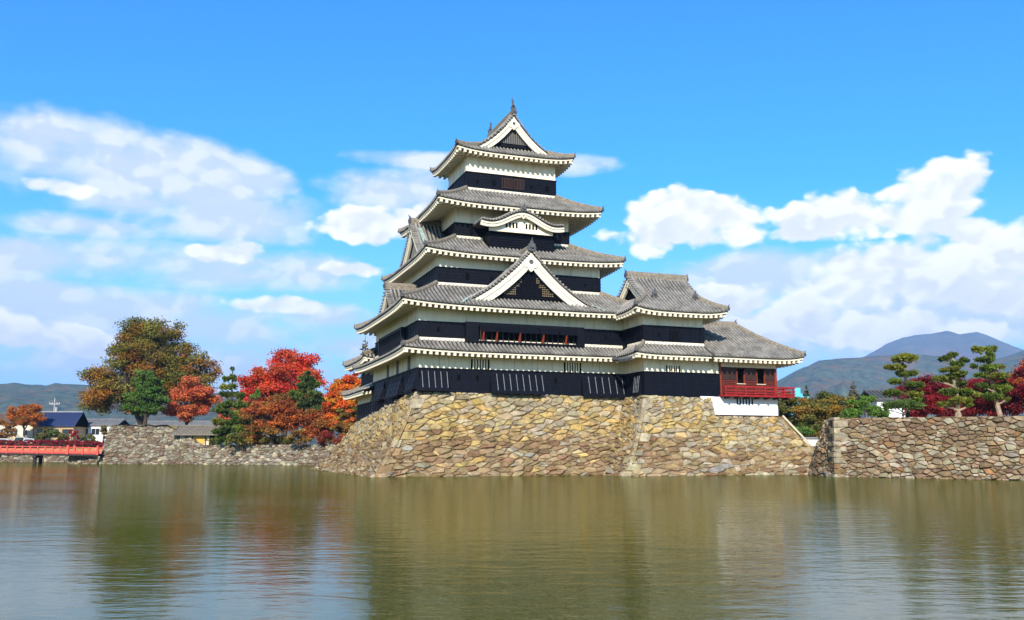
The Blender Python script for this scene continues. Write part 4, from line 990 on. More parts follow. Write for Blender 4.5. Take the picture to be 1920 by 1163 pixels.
# ================================================================== TREES AND SHRUBS
def leaf_arrays(C, Rd, n, size, cols, up=0.35, shell=0.55, rs=nrg, aspect=0.62):
    """n leaves spread through ellipsoid clumps: C (k,3) centres, Rd (k,3) radii, cols (k,3) clump colours"""
    C = np.asarray(C, float); Rd = np.asarray(Rd, float); cols = np.asarray(cols, float); w = Rd.prod(axis=1) ** (2 / 3.0); w /= w.sum()
    k = rs.choice(len(C), n, p=w); d = rs.normal(size=(n, 3)); d /= np.linalg.norm(d, axis=1)[:, None]
    r = shell + (1 - shell) * rs.random(n); r[rs.random(n) < .22] *= .6; r *= 1 + .17 * rs.normal(size=n)
    p = C[k] + d * Rd[k] * r[:, None]
    nr = d * .55 + rs.normal(size=(n, 3)) * .6 + np.array([0, 0, up]); nr /= np.linalg.norm(nr, axis=1)[:, None]
    t = np.cross(nr, rs.normal(size=(n, 3))); t /= np.linalg.norm(t, axis=1)[:, None]; b = np.cross(nr, t)
    s = size * (0.65 + .7 * rs.random(n))[:, None]
    V = np.empty((n, 4, 3)); V[:, 0] = p - t * s * .5; V[:, 1] = p + b * s * aspect * .5; V[:, 2] = p + t * s * .5; V[:, 3] = p - b * s * aspect * .5
    c = cols[k] * (1 + .22 * rs.normal(size=(n, 1)).clip(-1.5, 1.5)); c *= 1 + .08 * rs.normal(size=(n, 3))
    return V.reshape(-1, 3), np.arange(4 * n).reshape(-1, 4), c.clip(.004, .9)
def limb(q, a, b, r0, r1, bend, rr):
    a = Vector(a); b = Vector(b); m = a.lerp(b, .5) + Vector((rr.uniform(-1, 1), rr.uniform(-1, 1), rr.uniform(.2, 1))) * bend
    pts = []
    for i in range(6):
        t = i / 5; pts.append(a * (1 - t) ** 2 + m * 2 * t * (1 - t) + b * t * t)
    q.tube(pts, [r0 + (r1 - r0) * i / 5 for i in range(6)], 6)
def pick(pal, rr): 
    c = rr.choice(pal); k = rr.uniform(.8, 1.2); return (c[0] * k, c[1] * k, c[2] * k)
def broadleaf(name, label, px, pyb, Y, w, ztop, zcrown, pal, nleaf, leaf, seed, nclump=60, cat='tree', group=None, zbase=None, depth=0.8, lobes=None, trunk=None, bark='bark', clr=(.10, .17), bare=0.0):
    """px, Y: where it stands; w half width; crown from zcrown to ztop (metres above the water)"""
    rr = random.Random(seed); rs = np.random.default_rng(seed); b = at(px, pyb, Y); zb_ = b.z if zbase is None else zbase
    o = empty(name, (b.x, Y, zb_)); tag(o, label, cat, group)
    H = ztop - zb_; hc = (ztop - zcrown) / 2; cz = zcrown + hc - zb_
    lobes = lobes or [(0, 0, 1, 1)]
    C = []; Rd = []; cl = []; tries = 0
    while len(C) < nclump and tries < 20000:
        tries += 1
        lx, lz, lw, lh = rr.choice(lobes)
        d = Vector((rr.gauss(0, 1), rr.gauss(0, 1), rr.gauss(0, 1))).normalized(); r = rr.uniform(.12, 1) ** .6
        s = rr.uniform(*clr) * w * 1.6
        p = Vector((lx * w + d.x * r * (w * lw - s * .7), d.y * r * (w * depth * lw - s * .5), cz + lz * hc + d.z * r * (hc * lh - s * .45)))
        if p.z < zcrown - zb_ + s * .2: continue
        if any((p - Vector(c)).length < .55 * s for c in C): continue
        C.append(tuple(p)); Rd.append((s * rr.uniform(.9, 1.35), s * rr.uniform(.9, 1.3), s * rr.uniform(.5, .75))); cl.append(pick(pal, rr))
    V, F, c = leaf_arrays(C, Rd, int(nleaf * 1.75), leaf * .74, cl, rs=rs)
    link('crown', np_mesh('crown', V, F, c), 'leaf', o)
    q = MB(); tr = trunk or max(.12, w * .055); fork = Vector((rr.uniform(-.1, .1) * w, 0, max(.4, (zcrown - zb_) * .8 + H * .06)))
    limb(q, (0, 0, -.3), fork, tr * 1.25, tr * .9, w * .03, rr)
    mains = []
    for i in range(6):
        a = i * 1.05 + rr.uniform(-.3, .3); e = Vector((math.cos(a) * w * .45, math.sin(a) * w * .4, cz + rr.uniform(-.2, .5) * hc)); limb(q, fork, e, tr * .6, tr * .22, w * .08, rr); mains.append(e)
    for p in C:
        e = Vector(p); m = min(mains, key=lambda x: (x - e).length); limb(q, fork.lerp(m, rr.uniform(.5, 1)), e, tr * .16, tr * .04, w * .03, rr)
    q.build('trunk', bark, o)
    return o
def tufts(C, Rd, n, size, cols, rs):
    """pine needles: upswept narrow blades in flat pads, denser above"""
    C = np.asarray(C, float); Rd = np.asarray(Rd, float); cols = np.asarray(cols, float); w = (Rd[:, 0] * Rd[:, 1]); w = w / w.sum()
    k = rs.choice(len(C), n, p=w); d = rs.normal(size=(n, 3)); d /= np.linalg.norm(d, axis=1)[:, None]; d[:, 2] = np.where(rs.random(n) < .72, np.abs(d[:, 2]), d[:, 2])
    r = (.45 + .55 * rs.random(n)) * (1 + .17 * rs.normal(size=n)); p = C[k] + d * Rd[k] * r[:, None]
    ax = d * np.array([.8, .8, .5]) + rs.normal(size=(n, 3)) * .45 + np.array([0, 0, .55]); ax /= np.linalg.norm(ax, axis=1)[:, None]
    sd = np.cross(ax, rs.normal(size=(n, 3))); sd /= np.linalg.norm(sd, axis=1)[:, None]; s = size * (.6 + .8 * rs.random(n))[:, None]
    V = np.empty((n, 4, 3)); V[:, 0] = p - ax * s * .5; V[:, 1] = p + sd * s * .26; V[:, 2] = p + ax * s * .55; V[:, 3] = p - sd * s * .26
    c = cols[k] * (1 + .25 * rs.normal(size=(n, 1)).clip(-1.5, 1.6)); return V.reshape(-1, 3), np.arange(4 * n).reshape(-1, 4), c.clip(.004, .9)
PINE = [(0.095, 0.135, 0.014), (0.12, 0.15, 0.016), (0.075, 0.11, 0.014), (0.16, 0.165, 0.02)]
def pad_pine(name, label, px, pyb, Y, pads, n, size, seed, pal=PINE, lean=None, cat='tree', group=None, trunk=.16, zbase=None, bark='bark'):
    """cloud-pruned pine; pads = (dx, height, half width, half thickness) in metres from the foot"""
    rr = random.Random(seed); rs = np.random.default_rng(seed); b = at(px, pyb, Y); zb_ = b.z if zbase is None else zbase
    o = empty(name, (b.x, Y, zb_)); tag(o, label, cat, group)
    top = max(p[1] for p in pads); lean = lean or [(0, 0), (0, top)]
    def tx(z):
        for (x0, z0), (x1, z1) in zip(lean, lean[1:]):
            if z <= z1: return x0 + (x1 - x0) * (z - z0) / max(1e-6, z1 - z0)
        return lean[-1][0]
    C = []; Rd = []; cl = []; q = MB()
    pts = [(tx(top * i / 8), rr.uniform(-.04, .04), top * i / 8 * .97 - .15) for i in range(9)]; q.tube(pts, [trunk * (1.15 - .085 * i) for i in range(9)], 7)
    for dx, z, hw, ht in pads:
        dy = rr.uniform(-.35, .35) * hw; m = max(5, int(hw / ht * 3)); col = pick(pal, rr)
        for j in range(m):                               # a pad is a run of small tufted heads
            a = rr.uniform(0, 2 * math.pi); r_ = math.sqrt(rr.random()) * .72
            C.append((dx + math.cos(a) * hw * r_, dy + math.sin(a) * hw * .8 * r_, z + rr.uniform(-.2, .25) * ht)); s = rr.uniform(.34, .52) * hw; Rd.append((s, s, ht * rr.uniform(.55, .85))); k = rr.uniform(.85, 1.15); cl.append((col[0] * k, col[1] * k, col[2] * k))
        limb(q, (tx(max(.2, z - ht * 1.6)), 0, max(.2, z - ht * 1.6)), (dx, dy, z - ht * .35), trunk * .42, trunk * .16, .05, rr)
        for c in C[-m:]: limb(q, (dx * .6 + tx(z) * .4, dy, z - ht * .5), c, trunk * .14, trunk * .06, .03, rr)
    V, F, c = tufts(C, Rd, int(n * 2.6), size * .8, cl, rs); link('crown', np_mesh('crown', V, F, c), 'needle', o); q.build('trunk', bark, o)
    return o
def auto_pads(H, w, levels, rr, base=.25):
    pads = []
    for i in range(levels):
        t = i / (levels - 1); z = H * (base + (1 - base) * t) - .2; ww = w * (1 - .66 * t ** 2.2)
        for sg in ((-1, 1, 0) if t < .75 else (rr.choice((-1, 1)), 0) if t < .95 else (0,)):
            pads.append((sg * ww * rr.uniform(.45, .62), z + rr.uniform(-.25, .25) * H / levels, max(.35, ww * rr.uniform(.42, .56)), H / levels * rr.uniform(.42, .58)))
    return pads
def conifer(name, label, px, pyb, Y, H, w, n, seed, pal, zbase=None, size=.5):
    rr = random.Random(seed); rs = np.random.default_rng(seed); b = at(px, pyb, Y); zb_ = b.z if zbase is None else zbase
    o = empty(name, (b.x, Y, zb_)); tag(o, label, 'tree'); C = []; Rd = []; cl = []; q = MB(); q.tube([(0, 0, -.2), (0, 0, H * .5), (0, 0, H * .97)], [w * .10, w * .06, .03], 7); L = 15
    for i in range(L):
        t = i / (L - 1); z = H * (.10 + .88 * t); ww = w * (1 - t) ** .85 + .12; m = max(3, int(9 * (1 - t) + 3))
        for j in range(m):
            a = 2 * math.pi * (j + rr.random() * .7) / m; r_ = ww * rr.uniform(.45, .8); C.append((math.cos(a) * r_, math.sin(a) * r_, z + rr.uniform(-.3, .3) * H / L)); s = ww * .38 + .08; Rd.append((s, s, H / L * .55)); cl.append(pick(pal, rr)); limb(q, (0, 0, z), C[-1], w * .02, .01, .02, rr)
    V, F, c = tufts(C, Rd, n, size, cl, rs); link('crown', np_mesh('crown', V, F, c), 'needle', o); q.build('trunk', 'bark', o); return o
def bush(name, label, px, pyb, Y, w, h, pal, n, leaf, seed, zbase=None, group=None, depth=.8, cat='shrub'):
    rr = random.Random(seed); rs = np.random.default_rng(seed); b = at(px, pyb, Y); zb_ = b.z if zbase is None else zbase
    o = empty(name, (b.x, Y, zb_)); tag(o, label, cat, group); C = []; Rd = []; cl = []; q = MB()
    for i in range(max(12, int(22 * w / max(h, .5)))):
        a = rr.uniform(-1, 1); t = math.sqrt(rr.random()); s = rr.uniform(.2, .32) * min(h, w)
        C.append((a * (w - s * .6), rr.uniform(-1, 1) * (w * depth) * .7, max(s * .6, t * (h - s * .8) * math.sqrt(max(.1, 1 - a * a * .75))))); Rd.append((s * 1.2, s * 1.2, s * .8)); cl.append(pick(pal, rr)); limb(q, (a * w * .3, 0, -.1), C[-1], .04 + h * .008, .015, .05, rr)
    V, F, c = leaf_arrays(C, Rd, n, leaf, cl, rs=rs); link('foliage', np_mesh('foliage', V, F, c), 'leaf', o); q.build('stems', 'bark', o); return o

ZEL = [(0.235, 0.15, 0.018), (0.175, 0.15, 0.02), (0.29, 0.14, 0.016), (0.135, 0.13, 0.018), (0.32, 0.13, 0.014), (0.20, 0.17, 0.024), (0.15, 0.14, 0.02)]
RED = [(0.55, 0.045, 0.016), (0.62, 0.075, 0.02), (0.46, 0.030, 0.015), (0.64, 0.11, 0.025), (0.54, 0.075, 0.02)]
RUST = [(0.42, 0.105, 0.022), (0.36, 0.085, 0.02), (0.32, 0.12, 0.022), (0.50, 0.13, 0.025), (0.24, 0.115, 0.022)]
ORG = [(0.70, 0.15, 0.012), (0.74, 0.20, 0.015), (0.64, 0.10, 0.012), (0.68, 0.25, 0.02)]
CORAL = [(0.58, 0.12, 0.04), (0.50, 0.09, 0.03), (0.62, 0.16, 0.045), (0.46, 0.11, 0.035)]
MIX = [(0.14, 0.13, 0.02), (0.22, 0.155, 0.022), (0.10, 0.115, 0.018), (0.28, 0.16, 0.02), (0.18, 0.115, 0.022)]
MAR = [(0.20, 0.012, 0.016), (0.26, 0.016, 0.018), (0.15, 0.010, 0.014), (0.32, 0.025, 0.02)]
DGR = [(0.05, 0.08, 0.016), (0.07, 0.095, 0.018), (0.04, 0.07, 0.016)]
# --- left bank, from left to right
broadleaf('zelkova_tree', 'huge broad tree turning bronze and olive, tallest on the left bank', 272, 838, 172, 13.9, 28.6, 6.0, ZEL, 52000, .50, 101, 230, zbase=3, depth=.7, trunk=.6, lobes=[(0, .32, .62, .68), (-.50, -.22, .52, .62), (.48, -.08, .52, .62), (0, -.1, .7, .7), (-.12, .5, .5, .5)], clr=(.06, .105))
rr = random.Random(9)
auto_pads(10.2, 4.0, 8, rr, .22)
broadleaf('pine_tree', 'dense round green pine on the raised grassy corner of the wall', 270, 795, 151.5, 4.0, 16.6, 7.2, [(0.075, 0.15, 0.018), (0.095, 0.17, 0.02), (0.06, 0.12, 0.018), (0.085, 0.13, 0.02)], 13000, .46, 102, 95, zbase=6.2, trunk=.3, lobes=[(0, .3, .7, .7), (-.25, -.3, .75, .6), (.25, -.25, .75, .65)], clr=(.09, .15))
broadleaf('maple_tree', 'coral red maple with thin open crown right of the round pine', 352, 815, 156, 5.0, 15.4, 6.4, CORAL, 12000, .42, 103, 46, zbase=3.0, clr=(.10, .17))
pad_pine('pine_tree', 'tall narrow dark pine standing by the grey hut', 430, 832, 141, auto_pads(11.6, 3.0, 9, rr, .10), 13000, .46, 104, zbase=3.0, trunk=.22)
broadleaf('red_tree', 'large scarlet tree with a wide domed crown behind the pines', 528, 830, 160, 8.9, 20.2, 6.0, RED, 22000, .50, 105, 90, zbase=3.0, lobes=[(0, .15, .75, .85), (.35, .2, .6, .75), (-.4, -.05, .58, .75)], clr=(.085, .14))
pad_pine('pine_tree', 'short bushy light green pine against the scarlet tree', 478, 832, 143, auto_pads(8.8, 1.9, 7, rr, .25), 7000, .44, 106, zbase=3.0, trunk=.18, pal=[(0.085, 0.15, 0.02), (0.10, 0.165, 0.022)])
pad_pine('pine_tree', 'broad dark green pine between scarlet and orange trees', 572, 832, 140, auto_pads(11.2, 3.1, 8, rr, .35), 11000, .48, 107, zbase=3.0, trunk=.24, pal=DGR + PINE[:1])
broadleaf('maple_tree', 'rust brown maple low in front of the scarlet tree', 508, 832, 137.5, 4.9, 11.6, 3.4, RUST, 10000, .40, 108, 50, zbase=3.0)
broadleaf('maple_tree', 'low russet maple at the foot of the broad dark pine', 596, 832, 136.5, 4.2, 9.0, 3.0, RUST, 8000, .38, 109, 42, zbase=3.0)
bush('shrub', 'dark olive shrub on the wall top below the rust maple', 452, 833, 139, 2.2, 2.2, MIX, 1800, .3, 110, zbase=2.95)
bush('shrub', 'yellowish shrub on the wall top below the russet maple', 560, 833, 133, 1.6, 2.6, [(0.30, 0.17, 0.03), (0.22, 0.12, 0.02)], 1600, .3, 111, zbase=2.95)
broadleaf('maple_tree', 'blazing orange maple beside the rear turret', 641, 832, 134, 3.4, 14.0, 5.0, ORG, 13000, .38, 112, 64, zbase=2.9, clr=(.12, .19))
broadleaf('maple_tree', 'olive and rust small tree under the blazing orange maple', 650, 835, 132.5, 2.4, 8.8, 3.0, RUST[2:] + MIX[:3], 8000, .34, 113, 40, zbase=2.9)
conifer('conifer', 'dark spruce tip peeping over the rear turret roof', 681, 800, 140, 17.6, 3.0, 4000, 114, DGR + [(0.10, 0.08, 0.02)], zbase=2.5)
broadleaf('red_tree', 'red treetop just above the rear turret roof', 655, 800, 142, 2.0, 16.4, 9.0, RED, 3000, .36, 115, 24, zbase=2.5)
broadleaf('maple_tree', 'dull orange maple glowing between the two green pines', 456, 832, 150, 5.2, 11.0, 3.4, RUST + CORAL[:1], 7000, .40, 116, 40, zbase=3.0)
broadleaf('maple_tree', 'orange red maple behind the broad dark pine', 606, 832, 150, 5.0, 14.6, 4.6, RED[1:2] + ORG[:1] + RUST[3:4], 8000, .42, 117, 44, zbase=3.0)
for i, (x, w, h, lb, pal) in enumerate([(388, 2.4, 1.7, 'low green shrub beside the hut on the low wall', DGR + MIX[:1]), (478, 2.6, 2.0, 'low rusty shrub on the wall top under the light green pine', RUST), (520, 2.6, 1.8, 'low olive shrub on the wall top in front of the rust maple', MIX), (622, 2.4, 2.4, 'low dark red shrub on the wall top near the castle base', [(0.30, 0.03, 0.02), (0.24, 0.05, 0.02)])]):
    bush('shrub', lb, x, 833, 147 - (x - 380) * .062, w, h, pal, 2200, .28, 171 + i, zbase=2.9)
# --- beyond the bridge
broadleaf('street_tree', 'orange street tree beside the cream house', 44, 836, 196, 4.2, 13.2, 6.6, [(0.50, 0.14, 0.02), (0.42, 0.13, 0.02), (0.34, 0.13, 0.02)], 7000, .42, 121, 44, zbase=3.2, trunk=.2)
broadleaf('street_tree', 'thin yellowing street tree at the left edge', 8, 836, 197, 2.6, 9.4, 4.0, [(0.40, 0.17, 0.03), (0.30, 0.14, 0.03)], 2200, .40, 122, 26, zbase=3.2, trunk=.15)
bush('shrub', 'rounded olive green shrub in front of the blue roof', 98, 838, 188, 2.7, 4.4, [(0.10, 0.13, 0.02), (0.14, 0.12, 0.025), (0.08, 0.11, 0.02)], 5000, .34, 123, zbase=3.2)
bush('shrub', 'small crimson maple bush by the blue roofed house', 136, 838, 188, 1.1, 3.6, [(0.42, 0.015, 0.025), (0.35, 0.012, 0.02)], 2200, .3, 124, zbase=3.2)
bush('shrub', 'green shrub beside the parked car near the wall', 165, 838, 187, 1.7, 2.9, [(0.10, 0.13, 0.025), (0.16, 0.14, 0.03)], 2400, .3, 125, zbase=3.2)
bush('shrub', 'loose green and yellow bush touching the raised wall corner', 193, 838, 185, 1.5, 4.4, MIX, 2400, .3, 126, zbase=3.2)
hd = bush('azalea_hedge', 'long low dark red hedge along the far bank', 70, 846, 183, 15.0, 1.45, [(0.26, 0.02, 0.022), (0.20, 0.015, 0.02), (0.32, 0.03, 0.025)], 17000, .26, 127, zbase=3.0, depth=.06, cat='hedge')
# --- right: three cloud pruned pines on the terrace
Y1 = 70.0; k = Y1 / 1690.0
def pxpads(x0, y0, lst, Y):
    s = Y / 1690.0; return [((x - x0) * s, (y0 - y) * s, a * s * .9, b * s * .95) for x, y, a, b in lst]
pad_pine('garden_pine', 'cloud pruned pine with flat tiers, leftmost on the right terrace', 1700, 787, 72, pxpads(1700, 787, [(1697, 674, 30, 10), (1684, 691, 21, 8), (1711, 702, 25, 8), (1684, 717, 19, 8), (1716, 724, 20, 8), (1676, 738, 20, 9), (1719, 741, 19, 11), (1724, 751, 15, 8)], 72), 9000, .20, 131, lean=[(0, 0), (.35, 1.6), (.2, 3.2), (-.1, 4.9)], trunk=.15, bark='bark', zbase=4.45)
pad_pine('garden_pine', 'low spreading pine with a single flat crown at the foot of the tiered pine', 1694, 787, 70.5, pxpads(1694, 787, [(1686, 762, 26, 8), (1710, 763, 25, 8), (1698, 758, 24, 8), (1667, 768, 9, 6)], 70.5), 5000, .19, 132, trunk=.11, zbase=4.4, pal=[(0.10, 0.155, 0.03), (0.085, 0.135, 0.03)])
pad_pine('garden_pine', 'middle tiered pine with thick forked pale trunk on the right terrace', 1797, 789, 69, pxpads(1797, 789, [(1795, 668, 15, 8), (1776, 675, 14, 7), (1817, 677, 12, 6), (1800, 685, 17, 9), (1788, 695, 19, 7), (1806, 703, 21, 8), (1768, 713, 19, 9), (1790, 709, 14, 7), (1808, 722, 23, 10), (1784, 738, 26, 9), (1812, 738, 24, 9), (1800, 752, 30, 9), (1776, 760, 16, 7), (1818, 761, 16, 7)], 69), 14000, .20, 133, lean=[(0, 0), (.05, 1.2), (-.1, 2.8), (0, 4.9)], trunk=.24, bark='bark_pale', zbase=4.3)
pad_pine('garden_pine', 'tallest tiered pine, rightmost on the terrace wall', 1878, 788, 68, pxpads(1878, 788, [(1844, 656, 14, 9), (1866, 655, 16, 9), (1873, 668, 16, 10), (1856, 674, 22, 8), (1834, 687, 11, 6), (1858, 690, 23, 8), (1882, 687, 11, 7), (1848, 704, 14, 7), (1866, 706, 28, 8), (1850, 722, 18, 8), (1870, 728, 28, 12), (1886, 722, 14, 12), (1868, 744, 26, 8), (1842, 740, 12, 7), (1890, 748, 10, 6)], 68), 15000, .20, 134, lean=[(0, 0), (-.25, 1.6), (-.5, 3.2), (-.7, 5.5)], trunk=.17, bark='bark_pale', zbase=4.2, pal=PINE + [(0.15, 0.19, 0.025)])
for i, (x, y, Y, w, zt, zc, lb) in enumerate([(1728, 740, 92, 2.9, 10.0, 4.7, 'dark crimson maple behind the gap between the first two pines'), (1800, 740, 92, 3.6, 9.8, 4.7, 'dark crimson maple behind the middle tiered pine'),
                                           (1862, 740, 90, 3.6, 10.2, 4.7, 'deep crimson maple behind the tallest tiered pine'), (1940, 740, 86, 3.2, 11.0, 5.0, 'taller red maple at the right edge of the terrace')]):
    broadleaf('crimson_maple', lb, x, y, Y, w, zt, zc, MAR if i < 3 else MAR + RUST[:2] + CORAL[:1], 10000, .28, 141 + i, 56, zbase=4.4, group='crimson maples on the right terrace', clr=(.11, .18))
# --- between pavilion and right wall
for i, (x, Y, w, h, lb, pal) in enumerate([(1478, 112, 2.6, 7.4, 'dark green bush close to the pavilion plinth', DGR + MIX[:1]), (1525, 108, 2.8, 6.4, 'bronze green bush in the middle of the garden gap', MIX),
                                       (1555, 118, 3.2, 7.6, 'olive bush with yellow sprigs behind the bronze one', MIX + [(0.24, 0.16, 0.02)]), (1622, 112, 3.4, 6.6, 'green brown bush left of the white house', MIX), (1590, 122, 3.6, 7.6, 'ochre tinged bush below the pointed conifer', MIX + [(0.26, 0.15, 0.02)])]):
    broadleaf('garden_bush', lb, x, 800, Y, w, 2.5 + h, 2.6, pal, 8000, .34, 151 + i, 44, zbase=2.5, cat='bush', group='bushes between the pavilion and the right wall', clr=(.13, .21))
conifer('conifer', 'pointed dark conifer above the garden bushes', 1605, 800, 116, 8.2, 2.4, 7000, 161, [(0.07, 0.075, 0.022), (0.10, 0.085, 0.025)], zbase=2.5, size=.36)
conifer('conifer', 'narrow dark green conifer beside the blue sheeting', 1516, 800, 122, 8.0, 1.3, 5000, 162, DGR, zbase=2.5, size=.36)
pad_pine('pine_tree', 'bright green low pine just behind the corner of the right wall', 1622, 790, 90, [(-1.3, 1.2, 1.2, .5), (.2, 1.6, 1.3, .5), (1.4, 1.1, 1.1, .45), (-.6, 2.2, 1.0, .45), (.5, 2.6, .8, .4), (-1.8, .7, .8, .4), (1.9, .6, .8, .4)], 7000, .26, 163, zbase=4.5, trunk=.12, pal=[(0.085, 0.17, 0.022), (0.10, 0.185, 0.025)])
pad_pine('garden_pine', 'small umbrella shaped pine in the gap below the bushes', 1500, 822, 97, [(-.5, 1.35, 1.0, .36), (.5, 1.4, .95, .36), (0, 1.7, .9, .36)], 3600, .20, 164, zbase=1.6 + .9, trunk=.07, pal=[(0.10, 0.19, 0.03)])

# ================================================================== HOUSES, CARS, SMALL THINGS
def house(name, label, px, pyb, Y, w, d, hw, hr, wallm, roofm, rz=0.0, over=.5, wins=(), cat='house', z=None, ridge='x', base=None, hip=0.0, frame='house_white'):
    b = at(px, pyb, Y); o = empty(name, (b.x, Y, b.z if z is None else z), rz); tag(o, label, cat)
    q = MB(); q.box(-w, w, -d, d, -.3, hw); q.build('wall', wallm, o)
    if base: q = MB(); q.box(-w - .03, w + .03, -d - .03, -d, 0, base[1]); q.build('wall_base', base[0], o)
    q = MB(); W = w + over; D = d + over; t = .16; wh = W - hip
    top = [(-W, -D, hw - .15), (W, -D, hw - .15), (W, D, hw - .15), (-W, D, hw - .15), (-wh, 0, hw + hr), (wh, 0, hw + hr)]; bot = [(x, y, zz - t) for x, y, zz in top]
    q.add(top + bot, [(0, 1, 5, 4), (2, 3, 4, 5), (1, 2, 5), (3, 0, 4), (7, 6, 10, 11), (9, 8, 11, 10), (8, 7, 11), (6, 9, 10), (0, 6, 7, 1), (1, 7, 8, 2), (2, 8, 9, 3), (3, 9, 6, 0)])
    rf = q.build('roof', roofm, o)
    q = MB(); q.box(-wh, wh, -.16, .16, hw + hr - .05, hw + hr + .14); q.build('ridge', 'concrete' if roofm == 'roof_blue' else roofm, rf)
    q = MB(); n = int(2 * W / .45)
    for i in range(n + 1):
        x = -W + .02 + i * (2 * W - .04) / n; xt = max(-wh, min(wh, x)); 
        q.sweep([(x, -D - .02, hw - .13), (xt, -.17, hw + hr + .01)], [(-.04, -.02), (-.04, .05), (.04, .05), (.04, -.02)])
    q.build('roof_seams', roofm, rf, kind='stuff')
    for (x0, x1, z0, z1, m) in wins:
        q = MB(); q.box(x0, x1, -d - .05, -d + .01, z0, z1); wn = q.build('window', m, o)
        q = MB(); q.box(x0 - .08, x1 + .08, -d - .09, -d - .051, z1, z1 + .09); q.box(x0 - .08, x1 + .08, -d - .12, -d - .051, z0 - .09, z0); q.box(x0 - .08, x0, -d - .09, -d - .051, z0 + .001, z1 - .001); q.box(x1, x1 + .08, -d - .09, -d - .051, z0 + .001, z1 - .001); q.box((x0 + x1) / 2 - .03, (x0 + x1) / 2 + .03, -d - .08, -d - .052, z0 + .001, z1 - .001); q.build('window_frame', frame, wn)
    return o
G = 'glass_dark'
house('house', 'long house with dark blue roof across the moat', 112, 838, 204, 4.3, 3.2, 4.6, 3.0, 'house_tan', 'roof_blue', over=.5, wins=((-3.6, -1.8, 2.0, 3.6, G), (-.8, 1.0, 2.0, 3.6, G), (2.0, 3.4, 1.4, 3.6, G)), z=3.2, frame='wood_dark')
house('house', 'cream house with brown roof behind the orange street tree', 22, 838, 206, 6.2, 3.2, 5.2, 2.0, 'house_cream', 'roof_brown', over=.4, wins=((-4.6, -3.0, 2.4, 3.6, G), (-1.8, -.3, 2.4, 3.6, G), (1.2, 2.8, 2.4, 3.6, G), (4.0, 5.0, 2.4, 3.6, G), (-3.5, -1.8, .5, 1.7, G), (2.8, 4.2, .5, 1.7, G)), z=3.2, base=('house_tan', 2.0))
house('house', 'white house with low grey roof half hidden by the raised wall', 186, 838, 210, 5.0, 3.0, 5.0, 1.2, 'house_white', 'roof_grey', over=.5, wins=((-3.6, -1.4, 2.6, 4.0, G), (-.6, 1.2, 2.6, 4.0, G)), z=3.2)
house('house', 'far pale house at the left edge behind the street trees', -2, 838, 232, 5.0, 3.0, 7.2, 1.4, 'house_white', 'roof_grey', over=.4, wins=((1.4, 3.0, 5.0, 6.3, G), (-2.0, -.4, 5.0, 6.3, G)), z=1.5)
house('house', 'pale long building glimpsed under the huge broad tree', 330, 838, 215, 9.0, 3.5, 6.0, 1.6, 'house_white', 'roof_grey', over=.5, wins=((-7, -5, 3.2, 4.8, G), (-3.5, -1.5, 3.2, 4.8, G), (.5, 2.5, 3.2, 4.8, G), (4.5, 6.5, 3.2, 4.8, G)), z=1.5)
# grey hut on the low wall
hb = at(376, 832, 147); h_ = house('hut', 'small hut with weathered grey roof and ochre panel on the low wall', 376, 832, 147.6, 2.9, 1.9, 1.9, 1.25, 'house_cream', 'thatch', over=1.0, wins=(), cat='hut', z=2.95, hip=.3)
q = MB(); q.box(-.6, 1.3, -1.96, -1.88, .25, 1.45); q.build('panel', 'ochre_panel', h_)
q = MB(); q.box(2.05, 2.92, -1.95, -1.87, .02, 1.75); q.build('doorway', 'dark_inside', h_)
for x in (-2.85, -.75, 1.4, 2.0): q = MB(); q.box(x, x + .12, -1.99, -1.86, 0, 1.9); q.build('post', 'wood_dark', h_)
# white house on the right
wh_ = house('house', 'white plastered house with dark roof behind the leftmost tiered pine', 1672, 790, 106, 2.6, 2.6, 3.8, .9, 'house_white', 'tile_dark', over=.45, wins=((.2, .9, .4, 1.3, G), (1.2, 2.1, .3, 1.4, 'brown_louver')), z=4.3)
q = MB(); q.box(-2.2, -.9, -2.95, -2.6, 0, 2.3); q.build('porch', 'house_white', wh_)
# white garden wall in the gap
q = MB(); q.box(-2.6, 2.2, -.14, .14, 0, .85); b = at(1520, 822, 101); gw = q.build('garden_wall', 'house_white', loc=(b.x, 101, 2.5)); tag(gw, 'low white garden wall beside the umbrella pine', 'wall')
q = MB(); q.hexa([(-2.65, -.3, .86), (2.25, -.3, .86), (2.25, .3, .86), (-2.65, .3, .86), (-2.65, -.05, 1.05), (2.25, -.05, 1.05), (2.25, .05, 1.05), (-2.65, .05, 1.05)]); q.build('coping', 'roof_grey', gw)
# blue builders' sheeting on scaffold
b = at(1495, 800, 140); sc = empty('sheeted_scaffold', (b.x, 140, 2.5)); tag(sc, 'bright cyan sheeted scaffold seen past the red balcony', 'scaffold')
for i, (x0, x1, h) in enumerate(((-1.6, -.35, 8.2), (-.33, .55, 9.2), (.57, 1.75, 8.3))):
    q = MB(); q.box(x0, x1, -.6 - .05 * i, .6, .2, h); q.build('sheet', 'cyan_sheet', sc)
for x in (-1.62, -.34, .56, 1.77): q = MB(); q.tube([(x, -.72, 0), (x, -.72, 7.5)], .05, 6); q.build('pole', 'concrete', sc)

